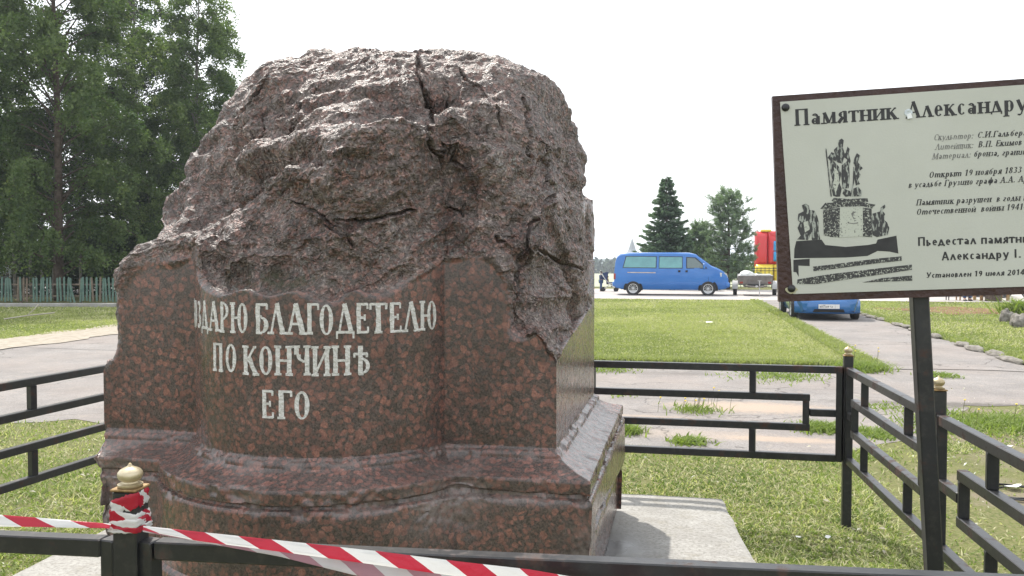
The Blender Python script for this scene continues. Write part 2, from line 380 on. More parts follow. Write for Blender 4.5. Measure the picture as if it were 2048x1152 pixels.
# a far-off wood at the field's edge, one mass of many small crowns
def far_wood(name, y, x0, x1, n, h0, h1, seed, m):
    rr = np.random.default_rng(seed); ctr = np.stack([rr.uniform(x0, x1, n), y + rr.uniform(-12, 12, n), np.zeros(n)], 1)
    H = rr.uniform(h0, h1, n) * (.75 + .35 * np.sin(ctr[:, 0] * .05)); K = 26
    P = np.repeat(ctr, K, 0); hh = np.repeat(H, K); q = rr.normal(0, 1, (n * K, 3)); q /= np.linalg.norm(q, axis=1)[:, None]
    P = P + q * np.stack([hh * .33, hh * .33, hh * .5], 1) * rr.uniform(.6, 1, (n * K, 1)); P[:, 2] += hh * .45 - 5
    a = rr.normal(0, 1, (n * K, 3)); a /= np.linalg.norm(a, axis=1)[:, None]; b = np.cross(a, q); b /= np.linalg.norm(b, axis=1)[:, None]
    s = (hh * .17)[:, None]
    V = np.stack([P - a * s, P + b * s * .8, P + a * s, P - b * s * .8], 1).reshape(-1, 3)
    o = mk_np(name, V, np.arange(len(V)).reshape(-1, 4), m); tag(o, kind='stuff'); return o
far_wood('distant_wood', 400, -260, 380, 700, 5.0, 8.5, 5, M['hill'])

# ---------------------------------------------------------------- grass
def leafmat(name, cA, cB, cC=None, transl=.3, rough=.65):
    """foliage whose colour varies by the per-blade attribute 'tint'"""
    g = NT(name); t = g.attr('tint').outputs['Fac']
    st = [(0, cA), (1, cB)] if cC is None else [(0, cA), (.82, cB), (1, cC)]
    col = g.ramp(t, st); g.set(Base_Color=col, Roughness=rough, Specular_IOR_Level=.25)
    tr = g.n('BsdfTranslucent'); g.t.links.new(g.mix(1., col, (1.3, 1.5, .7), 'MULTIPLY'), tr.inputs['Color'])
    ms = g.n('MixShader', {0: transl}); g.t.links.new(g.b.outputs[0], ms.inputs[1]); g.t.links.new(tr.outputs[0], ms.inputs[2])
    g.t.links.new(ms.outputs[0], g.t.nodes['Material Output'].inputs['Surface']); return g.m
M['grass'] = leafmat('grass_blade', (.10, .155, .035), (.275, .325, .10), (.50, .47, .30), .35)
M['lawn'] = leafmat('lawn_blade', (.20, .235, .085), (.35, .365, .165), (.46, .44, .28), .35)
def set_attr(o, name, vals):
    a = o.data.attributes.new(name, 'FLOAT', 'POINT'); a.data.foreach_set('value', np.asarray(vals, np.float32))
def inpoly(P, poly):
    x, y = P[:, 0], P[:, 1]; r = np.zeros(len(P), bool); n = len(poly)
    for i in range(n):
        x1, y1 = poly[i]; x2, y2 = poly[(i + 1) % n]
        c = ((y1 > y) != (y2 > y)) & (x < (x2 - x1) * (y - y1) / ((y2 - y1) if y2 != y1 else 1e-9) + x1); r ^= c
    return r
def blades(P, h, wd, lean, z0=0.0):
    """P (n,2) world xy; returns verts (n*5), tris per blade"""
    n = len(P); an = rng.uniform(0, 2 * np.pi, n); ca, sa = np.cos(an), np.sin(an); la = rng.uniform(0, 2 * np.pi, n)
    lx, ly = np.cos(la) * lean * h, np.sin(la) * lean * h; B = np.zeros((n, 5, 3)); wx, wy = ca * wd / 2, sa * wd / 2
    for k, (f, s) in enumerate(((0, -1), (0, 1), (.55, -.7), (.55, .7), (1, 0))):
        B[:, k, 0] = P[:, 0] + lx * f ** 1.8 + wx * s; B[:, k, 1] = P[:, 1] + ly * f ** 1.8 + wy * s; B[:, k, 2] = z0 + h * f * (1 - .25 * f * lean)
    i = np.arange(n)[:, None] * 5
    F = np.concatenate([i + np.array([[0, 1, 3]]), i + np.array([[0, 3, 2]]), i + np.array([[2, 3, 4]])], 0)
    return B.reshape(-1, 3), F
def uvarr(P): return np.stack([P[:, 0] * CA - P[:, 1] * SA, P[:, 0] * SA + P[:, 1] * CA], 1)
bandp = [(p.x, p.y) for p in BAND]
ROADS = [bandp, [(-12, 13.3), (-6, 13.3), (-6, 35), (-12, 35)], [(2.9, 13.3), (5.05, 13.3), (5.1, 35.2), (2.9, 35.2)], [(-90, 34.9), (120, 34.9), (120, 47), (-90, 47)],
         [(-13.5, 7.6), (-11.8, 7.6), (-11.8, 34), (-13.0, 34)]]
def on_grass(P, keep=0.0):
    q = uvarr(P); r = np.zeros(len(P), bool)
    for pl in ROADS: r |= inpoly(q, pl)
    return ~r
def field_pts(n, d0, d1, px0, px1):
    """points spread over the wedge of ground the camera can see, evenly per unit of image"""
    y = 1 / rng.uniform(1 / d1, 1 / d0, n) if d1 / d0 < 1.6 else 1 / (rng.uniform((1 / d1) ** .8, (1 / d0) ** .8, n) ** (1 / .8))
    x = (rng.uniform(px0, px1, n) - 1024) / FPX * y
    return np.stack([x, y], 1)
def patchy(P, sc_, s): return fbm(np.stack([P[:, 0] * sc_, P[:, 1] * sc_, np.zeros(len(P))], 1), s, 4)
# slab footprint (kept free of grass)
SL = [(-2.30, 3.35), (1.00, 2.65), (1.235, 4.96), (-1.93, 5.6)]
near = np.concatenate([field_pts(125000, 2.2, 7.8, 1180, 2500), field_pts(52000, 2.2, 8.4, -420, 330), field_pts(26000, 6.6, 12.8, 1700, 2350)])
near = near[on_grass(near) & ~inpoly(near, SL)]
pn = patchy(near, 1.3, 5); near = near[(pn > -.52) | (rng.uniform(0, 1, len(near)) < .3)]
pu = uvarr(near); rough_zone = (pu[:, 0] > 1.25) & (pu[:, 1] < 11)
pn = patchy(near, .9, 8); kp = (~rough_zone) | (pn > -.08) | (rng.uniform(0, 1, len(near)) < .12); near = near[kp]
for px, py, a, b, st in BARE:
    p = G(px, py); q_ = uvarr(near) - np.array(W2UV(p.x, p.y)); near = near[(((q_[:, 0] / a) ** 2 + (q_[:, 1] / b) ** 2) > .55 + .5 * rng.uniform(-1, 1, len(near))) | (rng.uniform(0, 1, len(near)) < .22)]
pn = patchy(near, 1.7, 11); hh = .016 + .022 * rng.uniform(0, 1, len(near)) + .05 * np.clip(pn + .05, 0, 1)
hh *= np.where(near[:, 1] > 7.5, 1.25, 1)
V, F = blades(near, hh, .0045 + .004 * rng.uniform(0, 1, len(near)) + near[:, 1] * .0004, rng.uniform(.4, 2.2, len(near)))
o = mk_np('grass', V, F, M['grass']); tag(o, kind='stuff')
tint = np.clip(.38 + .6 * patchy(near, .8, 21) + .3 * patchy(near, 3.1, 24) + .25 * rng.normal(0, 1, len(near)), 0, .8); dry = rng.uniform(0, 1, len(near)) < (.16 + .22 * (patchy(near, 1.1, 33) > .05)); tint[dry] = 1
set_attr(o, 'tint', np.repeat(tint, 5))
far = np.concatenate([field_pts(120000, 12.5, 36, 1150, 1800), field_pts(60000, 11, 36, 1620, 2300), field_pts(42000, 16.5, 31, -300, 330), field_pts(12000, 12, 36, 330, 1150)])
far = far[on_grass(far)]
fu = uvarr(far); far = far[~((((far[:, 0] - 13.6) / 2.4) ** 2 + ((far[:, 1] - 26.8) / 2.2) ** 2 < 1) & (rng.uniform(0, 1, len(far)) < .75))]
hh = (.03 + .03 * rng.uniform(0, 1, len(far))); fu = uvarr(far)
edge = np.minimum(np.abs(fu[:, 0] - 2.9), np.minimum(np.abs(fu[:, 1] - 13.4), np.abs(fu[:, 0] - 5.1))) < .35; hh[edge] *= 2.1
V, F = blades(far, hh, .012 + far[:, 1] * .0011, rng.uniform(.3, 1.5, len(far)))
o = mk_np('lawn', V, F, M['lawn']); tag(o, kind='stuff')
tint = np.clip(.42 + .75 * patchy(far, .45, 22) + .35 * patchy(far, 1.7, 26) + .22 * rng.normal(0, 1, len(far)), 0, .8); tint[rng.uniform(0, 1, len(far)) < (.10 + .3 * (patchy(far, .3, 9) > .08))] = 1
tint[edge] *= .55; set_attr(o, 'tint', np.repeat(tint, 5))
# ================================================================ the monument
# built in units where the camera is 3.7 from its front corner, then brought to real size (KS)
KS = .87
EX = Vector((CA, -SA, 0)); EY = Vector((SA, CA, 0)); C0 = Vector((-.9035, 3.9233, 0))
def m2w_np(P):
    X = C0.x + P[:, 0] * EX.x + P[:, 1] * EY.x; Y = C0.y + P[:, 0] * EX.y + P[:, 1] * EY.y
    return np.stack([KS * X, KS * Y, 1.6 + KS * (P[:, 2] - 1.6)], 1)
def px2m(px, py, yl):
    """pixel -> local (x, z) on the plane y = yl of the stone's own frame"""
    r = ray(px, py); t = (yl - (-(C0.dot(EY)))) / r.dot(EY)      # camera sits at local y = -C0.EY
    P = r * t; return (P - Vector((C0.x, C0.y, 0))).dot(EX), 1.6 + P.z
RD, YC, HC = .67, .27, .615
def front_y(x):
    x = np.asarray(x, float); return np.where(np.abs(x) < HC, YC - np.sqrt(np.maximum(RD ** 2 - x ** 2, 0)), 0.0)
# recess control points: pixel x, pixel y, local depth of the broken face ('s' = just behind the dressed face)
S = 's'
ctl = [(262,500,S),(300,490,S),(350,480,S),(385,474,S),(205,700,S),(215,620,S),(235,540,S),
 (392,482,S),(420,500,S),(445,545,S),(500,572,S),(560,580,S),(620,580,S),(680,592,S),(735,580,S),(790,540,S),(840,495,S),(885,462,S),
 (905,458,S),(945,462,S),(985,500,S),(1012,545,S),(1035,610,S),(1065,665,S),(1095,700,S),(1110,715,S),
 (450,512,-.16),(480,545,-.20),(520,520,-.27),(560,550,-.24),(600,548,-.29),(560,490,-.30),(640,540,-.33),(700,550,-.33),(760,520,-.30),(650,480,-.33),(720,470,-.31),
 (800,470,-.27),(850,450,-.20),(500,470,-.22),(440,470,-.06),(420,450,.02),
 (300,470,.05),(345,450,.10),(390,440,.08),(330,440,.22),(360,400,.24),(400,400,.16),(440,420,.05),(480,400,.0),(500,360,.02),(540,420,-.14),(600,420,-.24),(570,380,-.16),
 (520,440,-.16),(660,440,-.30),(740,455,-.31),(700,420,-.335),(760,400,-.335),(820,390,-.27),(870,400,-.16),(640,380,-.30),(700,350,-.33),(770,340,-.325),(830,330,-.25),(620,320,-.24),(690,300,-.29),(760,280,-.30),(820,270,-.24),
 (545,300,-.10),(500,300,-.03),(600,280,-.19),(700,250,-.22),(760,238,-.22),(820,242,-.17),
 (410,300,.26),(440,250,.30),(440,330,.18),(480,330,.10),(470,270,.18),(500,220,.22),(540,250,.06),(600,245,-.04),(560,200,.14),(620,200,.05),(680,225,-.06),(740,215,-.06),(800,215,-.04),
 (520,160,.32),(580,150,.26),(640,160,.17),(700,170,.10),(760,170,.08),(820,160,.10),(560,110,.45),(620,110,.42),(700,120,.34),(760,115,.34),(825,112,.34),(515,122,.5),(700,99,.5),(850,94,.48),
 (880,120,.34),(880,180,.16),(870,230,.06),(900,260,-.04),(890,310,-.08),(900,370,-.07),(920,420,-.04),(940,300,.0),(960,370,.03),(960,420,.03),(930,220,.08),(960,160,.28),(1000,112,.48),(990,210,.16),(1000,280,.10),(1010,350,.10),
 (1000,430,.07),(1000,480,.04),(1030,520,.08),(1040,440,.16),(1050,360,.24),(1050,280,.24),(1050,200,.36),(1060,135,.55),(1090,160,.6),(1110,200,.66),(1100,280,.48),(1100,360,.42),(1090,450,.30),(1060,560,.12),(1090,560,.26),(1075,620,.10),
 (1120,450,.46),(1110,520,.40),(1130,300,.72),(1130,380,.62),(1150,420,.75),(1150,500,.8),(1108,600,.22),(1128,685,.28),(1148,645,.7),(1166,620,1.1),(1110,660,.12),(1165,440,1.0),(1176,500,1.3),(1160,570,.95),(1135,600,.6),(1130,240,.8),(1145,340,.85)]
pts = []; vals = []
for (px, py, yl) in ctl:
    if yl == S:
        y = -.2 if 390 < px < 890 else 0.0
        for _ in range(6): x, z = px2m(px, py, y); y = float(front_y(min(max(x, -1.12), 1.12)))
        if 388 < px < 400: x = max(x, -.60)
        pts.append((x, z)); vals.append(y + .004)
    else:
        pts.append(px2m(px, py, yl)); vals.append(yl)
# below the break the dressed face is untouched
for x in (-1.05, -.85, -.65): pts.append((x, 1.45 if x < -1 else 1.62)); vals.append(-.02 if x > -1 else -.005)
for x in (-.45, -.2, .05, .3, .5): pts.append((x, 1.44)); vals.append(float(front_y(x)) - .10)
for x, z in ((.75, 1.55), (.85, 1.35), (1.0, 1.1), (.7, 1.75), (-.45, 1.2), (0, 1.2), (.45, 1.2), (-.9, 1.2), (.8, 1.1), (1.15, 1.0)): pts.append((x, z)); vals.append(float(front_y(min(abs(x), 1.1))) - .12)
pts = np.array(pts); vals = np.array(vals)
def tps(r): return np.where(r > 1e-9, r * r * np.log(np.maximum(r, 1e-9)), 0)
n = len(pts); K = tps(np.linalg.norm(pts[:, None] - pts[None], axis=2)) + np.eye(n) * 2e-4; Pm = np.c_[np.ones(n), pts]
sol = np.linalg.solve(np.block([[K, Pm], [Pm.T, np.zeros((3, 3))]]), np.r_[vals, 0, 0, 0])
GX = np.linspace(-1.5, 1.7, 481); GZ = np.linspace(.9, 3.0, 316); gx, gz = np.meshgrid(GX, GZ, indexing='ij'); q = np.stack([gx.ravel(), gz.ravel()], 1)
FG = np.zeros(len(q))
for i in range(0, len(q), 8000):
    d = np.linalg.norm(q[i:i + 8000, None] - pts[None], axis=2); FG[i:i + 8000] = tps(d) @ sol[:n] + sol[n] + q[i:i + 8000] @ sol[n + 1:]
_sb = np.array([p for p, c in zip(pts[:len(ctl)], ctl) if c[2] == S]); _o = np.argsort(_sb[:, 0]); _sb = _sb[_o]
zbr = np.interp(q[:, 0], _sb[:, 0], _sb[:, 1])
FG = np.where(q[:, 1] > zbr + .01, np.maximum(FG, front_y(np.clip(q[:, 0], -1.1, 1.1)) + .045 * sstep(.01, .09, q[:, 1] - zbr)), FG)
STEPS = [([(492,305),(545,284),(590,268),(628,258),(690,246),(732,236),(790,236),(838,246)], .13, .30), ([(470,400),(478,350),(492,300)], .10, .20),
 ([(392,476),(430,450),(492,418),(520,385),(545,360),(576,341),(625,338)], .10, .22), ([(560,240),(610,228),(660,215),(720,203),(775,203)], .05, .10), ([(590,205),(650,188),(700,176),(760,170)], .05, .10),
 ([(455,272),(500,246),(545,236)], .06, .12), ([(505,172),(545,142),(600,126),(665,118)], .05, .10), ([(852,235),(846,170),(836,98)], .025, .18), ([(866,242),(878,222),(905,214),(935,246),(955,264)], .08, .12),
 ([(1048,185),(1058,262),(1064,330),(1066,430)], .08, .15), ([(1106,390),(1110,470),(1112,585)], .10, .18), ([(262,500),(310,479),(350,477),(389,474)], .09, .35), ([(330,395),(350,350),(384,312),(430,300),(470,300)], .04, .12),
 ([(905,272),(940,290),(985,300)], .05, .12), ([(975,300),(1010,292),(1045,310)], .05, .10), ([(640,330),(700,318),(770,322)], -.03, .10), ([(890,462),(900,440),(960,440),(1010,470)], .05, .10), ([(1000,500),(1035,545),(1050,600)], .05, .10),
 ([(930,195),(985,205),(1040,235)], .05, .10), ([(690,150),(760,140),(825,145)], .04, .08), ([(470,510),(520,500),(575,505),(620,520)], .04, .08), ([(600,480),(670,470),(740,478)], .04, .08)]
def poly_sd(Q2, fx):
    dm = np.full(len(Q2), 9.); sg = np.ones(len(Q2)); tt_ = np.zeros(len(Q2)); m_ = len(fx) - 1
    for i in range(m_):
        a0 = fx[i]; ab = fx[i + 1] - a0; tr_ = ((Q2 - a0) @ ab) / max(ab @ ab, 1e-9); t = np.clip(tr_, 0, 1); v_ = Q2 - a0 - t[:, None] * ab; d = np.hypot(v_[:, 0], v_[:, 1])
        c_ = ab[0] * v_[:, 1] - ab[1] * v_[:, 0]; m = d < dm; sg = np.where(m, np.sign(c_), sg); over = np.where((i == 0) & (tr_ < 0), -tr_, np.where((i == m_ - 1) & (tr_ > 1), tr_ - 1, 0)) * np.hypot(*ab)
        tt_ = np.where(m, over, tt_); dm = np.where(m, d, dm)
    return dm * sg, tt_
qw = q + .018 * np.stack([vnoise(np.c_[q * 9, np.zeros(len(q))], 81), vnoise(np.c_[q * 9, np.ones(len(q))], 82)], 1) + .008 * np.stack([vnoise(np.c_[q * 28, np.zeros(len(q))], 83), vnoise(np.c_[q * 28, np.ones(len(q))], 84)], 1)
for pl, h_, L_ in STEPS:
    fx = []
    for (px, py) in pl:
        y_ = .1
        for _ in range(6):
            xx, zz = px2m(px, py, y_); ii = int(np.clip((xx - GX[0]) / (GX[1] - GX[0]), 0, len(GX) - 1)); jj = int(np.clip((zz - GZ[0]) / (GZ[1] - GZ[0]), 0, len(GZ) - 1)); y_ = float(max(FG[ii * len(GZ) + jj], front_y(min(abs(xx), 1.12))))
        fx.append((xx, zz))
    sd_, ov = poly_sd(qw, np.array(fx)); fade = np.exp(-(ov / .05) ** 2) * sstep(0, .05, q[:, 1] - zbr)
    FG = FG + fade * (1.0 * h_ * sstep(0, .035, sd_) * np.exp(-np.maximum(sd_, 0) / L_) - .2 * h_ * sstep(-.14, 0, sd_) * (sd_ <= 0) - .2 * h_ * (sd_ > 0) * np.exp(-sd_ / .012))
FG = np.clip(FG, -.5, 1.5).reshape(len(GX), len(GZ))
def Fmap(x, z):
    a = np.clip((x - GX[0]) / (GX[1] - GX[0]), 0, len(GX) - 1.001); b = np.clip((z - GZ[0]) / (GZ[1] - GZ[0]), 0, len(GZ) - 1.001)
    i = a.astype(int); j = b.astype(int); a = a - i; b = b - j
    return (FG[i, j] * (1 - a) + FG[i + 1, j] * a) * (1 - b) + (FG[i, j + 1] * (1 - a) + FG[i + 1, j + 1] * a) * b
# outline of the broken top, traced as (pixel, assumed depth) and turned into local x at each height
Lsil = [(203,720,.0),(211,640,.0),(222,570,.0),(240,530,.02),(262,500,.04),(305,478,.1),(312,440,.3),(345,385,.35),(380,350,.35),(384,310,.4),(400,270,.4),(430,250,.4),(442,212,.45),(470,172,.5),(500,135,.5),(520,112,.5)]
Rsil = [(1186,520,1.4),(1184,440,1.3),(1181,405,1.2),(1166,388,1.0),(1149,372,.9),(1150,340,.9),(1148,300,.9),(1137,262,.85),(1136,230,.85),(1136,200,.8),(1118,170,.7),(1095,145,.65),(1062,125,.6),(1030,112,.55)]
LZ = np.array([px2m(*p) for p in Lsil]); RZ = np.array([px2m(*p) for p in Rsil])
LZ[:4, 0] = np.maximum(LZ[:4, 0], -1.119); LZ[7:, 0] -= .035; LZ[7:14, 0] -= .02
def Lx(z): o = np.argsort(LZ[:, 1]); return np.interp(z, LZ[o, 1], LZ[o, 0], left=-1.2)
def Rx(z): o = np.argsort(RZ[:, 1]); return np.interp(z, RZ[o, 1], RZ[o, 0], left=1.2)
Tsil = [(500,118,.5),(530,104,.5),(565,97,.5),(620,93,.5),(700,95,.5),(760,97,.5),(830,95,.5),(858,90,.5),(890,94,.5),(930,100,.55),(1000,106,.55),(1060,121,.6),(1090,141,.65),(1120,165,.7)]
TX = np.array([px2m(*p) for p in Tsil])
def Tz(x): return np.interp(x, TX[:, 0], TX[:, 1])
# ---- columns along the outline
colp = []            # (kind, parameter)
def lin(a, b, n, k): return [(k, a + (b - a) * i / n) for i in range(n)]
COL = lin(1, 0, 90, 'WR') + lin(1, -1, 330, 'D') + lin(0, 1, 90, 'WL') + lin(0, 1, 130, 'SL') + lin(0, 1, 60, 'B') + lin(1, 0, 190, 'SR')
NC = len(COL); DEP = 1.58
def outline(o):
    """columns -> (x, y) of the dressed outline pushed out by o"""
    ux = math.sqrt((RD + o) ** 2 - (YC + o) ** 2); an = math.atan2(ux, YC + o); X = np.zeros(NC); Y = np.zeros(NC)
    for i, (k, t) in enumerate(COL):
        if k == 'WR': X[i] = ux + (1.12 + o - ux) * t; Y[i] = -o
        elif k == 'D': X[i] = math.sin(an * t) * (RD + o); Y[i] = YC - math.cos(an * t) * (RD + o)
        elif k == 'WL': X[i] = -ux - (1.12 + o - ux) * t; Y[i] = -o
        elif k == 'SL': X[i] = -1.12 - o; Y[i] = -o + (DEP + 2 * o) * t
        elif k == 'B': X[i] = -1.12 - o + (2.24 + 2 * o) * t; Y[i] = DEP + o
        else: X[i] = 1.12 + o; Y[i] = -o + (DEP + 2 * o) * t
    return X, Y
PROF = [(-.30, -.02), (.20, .0), (.205, .24), (.197, .27), (.180, .285), (.178, .585), (.172, .597), (.155, .602), (.153, .612), (.168, .620), (.170, .668), (.165, .680), (.145, .686),
        (.11, .694), (.075, .707), (.045, .722), (.030, .733), (.028, .752), (.022, .760), (.008, .765), (.0, .775), (.0, 1.0)]
rows = []
for (o0, z0), (o1, z1) in zip(PROF[:-1], PROF[1:]):
    L = math.hypot(o1 - o0, z1 - z0); k = 1 if z1 < .05 else max(1, int(L / .0075))
    rows += [(o0 + (o1 - o0) * i / k, z0 + (z1 - z0) * i / k) for i in range(k)]
rows = rows[1:]
CX, CY = 0.0, .6
bx, by = outline(0.0); az = np.arctan2(by - CY, bx - CX)
PB = []
zb_r = lambda y: np.interp(y, [0, 1.6], [.50, .33])
for o_, z_ in rows:
    X, Y = outline(max(o_, 0) if o_ > 0 else 0.0)
    if o_ < 0: X, Y = X * .8, CY + (Y - CY) * .8
    side = np.array([k == 'SR' for k, _ in COL]) & (Y > .0); lim = zb_r(Y)
    under = side * sstep(0, .05, lim - z_)
    X = X - under * .07 * sstep(-.1, .35, Y)
    PB.append(np.stack([X, Y, np.full(NC, z_)], 1))
PB = np.array(PB)
# ---- rays upward from (CX, CY, 1.0)
NR = 430
el = np.concatenate([np.arctan(np.linspace(0, 1.35, 300) / 1.0), np.linspace(math.atan(1.35), math.pi / 2, NR - 300 + 1)[1:]])
# per column: make low rows evenly spaced in height on the dressed wall
rad0 = np.hypot(bx - CX, by - CY)
E = np.arctan(np.tan(el[:, None].clip(0, 1.5)) * 1.0 / rad0[None, :]); E[300:] = np.linspace(0, 1, NR - 300 + 1)[1:, None] * (math.pi / 2 - E[299][None]) + E[299][None]
AZ = np.broadcast_to(az[None], E.shape)
dirs = np.stack([np.cos(E) * np.cos(AZ), np.cos(E) * np.sin(AZ), np.sin(E)], 2).reshape(-1, 3)
def smax(a, b, k): h = np.clip(.5 + .5 * (a - b) / k, 0, 1); return b * (1 - h) + a * h + k * h * (1 - h)
def terms(P):
    x, y, z = P[:, 0], P[:, 1], P[:, 2]
    rect = np.maximum(np.abs(x) - 1.12, np.maximum(-y, y - DEP))
    prism = np.minimum(rect, np.hypot(x, y - YC) - RD) if True else rect
    nzl = .028 * vnoise(P * 5, 71) + .012 * vnoise(P * 14, 72)
    fr = Fmap(x, z) - y
    yb = np.maximum(y - .9, 0)
    le = (Lx(z + .0 * y) - x) * .8; re = (x - Rx(z)) * .8; tp = (z - Tz(x) + .55 * yb ** 1.3) * .9
    bk = np.where(z > 1.7, y - (DEP + .05 - .35 * (z - 1.7)), -9)
    rg = smax(smax(le, re, .03), smax(tp, bk, .06), .06)
    rg = smax(rg, fr * .75, .05); nzl = nzl * (.25 + .75 * sstep(1.6, 1.9, z))
    return prism, rg + nzl
N = len(dirs); lo = np.zeros(N); hi = np.full(N, 2.6); org = np.array([CX, CY, 1.0])
ts = np.linspace(.25, 2.6, 48); hit = np.full(N, 2.6); prev = np.full(N, .2); done = np.zeros(N, bool)
for t in ts:
    idx = np.where(~done)[0]
    if len(idx) == 0: break
    a, b = terms(org + dirs[idx] * t); out_ = np.maximum(a, b) > 0
    h_ = idx[out_]; hit[h_] = t; done[h_] = True; prev[idx[~out_]] = t
lo, hi = prev.copy(), hit.copy()
for _ in range(13):
    mid = (lo + hi) / 2; a, b = terms(org + dirs * mid[:, None]); o_ = np.maximum(a, b) > 0; hi = np.where(o_, mid, hi); lo = np.where(o_, lo, mid)
PT = org + dirs * hi[:, None]; a, b = terms(PT)
rmask_top = sstep(-.035, .004, b - a)
NB = len(PB); PA = np.concatenate([PB.reshape(-1, 3), PT]); NRW = NB + NR
rough = np.concatenate([np.zeros(NB * NC), rmask_top])
# chips and damage of the plinth
x, y, z = PA[:, 0], PA[:, 1], PA[:, 2]; low = z < .80
chip = np.zeros(len(PA))
def blob(cx, cz, rx, rz, cy=None, ry=.5):
    d = ((x - cx) / rx) ** 2 + ((z - cz) / rz) ** 2
    if cy is not None: d = d + ((y - cy) / ry) ** 2
    return np.exp(-d * 1.2) * low
wob = fbm(PA * 9, 55, 3)
chip = np.maximum(chip, blob(.70, .58, .17, .13, -.18, .5) * (1.15 + .6 * wob))
chip = np.maximum(chip, blob(.92, .60, .25, .03, -.18, .5) * (.9 + .6 * wob))
chip = np.maximum(chip, blob(-1.15, .5, .40, .22, -.15, .35) * (1.2 + .7 * wob))
chip = np.maximum(chip, blob(1.27, .36, .10, .14, -.18, .3) * (1. + .7 * wob))
chip = np.maximum(chip, np.exp(-((z - .285) / .02) ** 2) * sstep(.0, .5, wob) * (x > .3) * .8 * low)
edge_l = (np.exp(-((z - .64) / .05) ** 2) + np.exp(-((z - .76) / .02) ** 2) + np.exp(-((z - .60) / .02) ** 2)) * sstep(-.05, .35, fbm(PA * 12, 56, 3)) * low * .5
chip = np.clip(np.maximum(chip, edge_l), 0, 1)
xc = -1.125 - .57 * np.minimum(y, 0.0) * 1.0 + .05 * sstep(.68, .60, z) + .02 * vnoise(PA * 8, 57) + .07 * sstep(.45, .2, z)
cut = low & (x < xc); x2 = np.where(cut, xc + (x - xc) * .15, x); chip[cut] = np.maximum(chip[cut], .8); PA[:, 0] = x2
# grid normals
G3 = PA.reshape(NRW, NC, 3)
def normals(G3):
    du = np.roll(G3, -1, 1) - np.roll(G3, 1, 1); dv = np.gradient(G3, axis=0); nn = np.cross(du, dv); nn /= np.maximum(np.linalg.norm(nn, axis=2), 1e-9)[:, :, None]; return nn
nrm = normals(G3); mid = nrm[NB + 5, 200]; 
if mid[1] > 0: nrm = -nrm
nrm = nrm.reshape(-1, 3)
for _ in range(3):                                  # smoother normals for the big displacement
    g = nrm.reshape(NRW, NC, 3); g = (g + np.roll(g, 1, 1) + np.roll(g, -1, 1)); g[1:-1] = (g[1:-1] + g[:-2] + g[2:]); g /= np.maximum(np.linalg.norm(g, axis=2), 1e-9)[:, :, None]; nrm = g.reshape(-1, 3)
mk_ = np.clip(rough + chip * .6, 0, 1); act = np.where(mk_ > .01)[0]; Pa = PA[act]
ang = R(24); Q = np.stack([Pa[:, 0] * math.cos(ang) + Pa[:, 2] * math.sin(ang), Pa[:, 1], -Pa[:, 0] * math.sin(ang) + Pa[:, 2] * math.cos(ang)], 1)
wq = np.stack([vnoise(Pa * 6, 91), vnoise(Pa * 6, 92), vnoise(Pa * 6, 93)], 1) * .035
Q = Q + wq
f1 = facets(Q * np.array([1.9, 2.1, 2.9]), 101, 2.0, 30.); f2 = facets(Q * np.array([6.5, 7., 10.]) + 3.3, 111, 1.8, 24.); f3 = facets(Q * np.array([18, 20, 28.]) + 1.7, 121, 1.7, 30.)
rd = 1 - np.abs(fbm(Q * np.array([2.2, 4, 6.5]), 131, 5, .55)); fb = fbm(Pa * 22, 141, 4, .6); fb2 = fbm(Pa * 60, 151, 3, .6)
big = rough[act]
def saw(t, e=.16): f = t - np.floor(t); return np.where(f < 1 - e, f / (1 - e), (1 - f) / e) - .5
lam = vnoise(Q * np.array([3, 3, 3.]), 161) * .5 + .5; ph1 = 1.6 * fbm(Q * np.array([2.2, 2.2, 1.2]), 162, 4); ph2 = 1.8 * fbm(Q * np.array([5, 5, 3.]), 163, 4)
ter = .008 * sstep(.3, .8, lam) * saw(Q[:, 2] * 8.5 + ph1) + .0075 * sstep(.15, .7, vnoise(Q * 5, 164) * .5 + .5) * saw(Q[:, 2] * 23 + 2 * ph2, .2)
topf = 1 - .65 * sstep(2.25, 2.6, Pa[:, 2])
disp = big * ter + big * (.046 * f1 * topf + .0125 * f2 * topf + .006 * (rd - .75)) + mk_[act] * (.0078 * f3 + .0045 * fb + .0030 * fb2) - chip[act] * (.022 + .012 * vnoise(Pa * 11, 58)) - big * .012
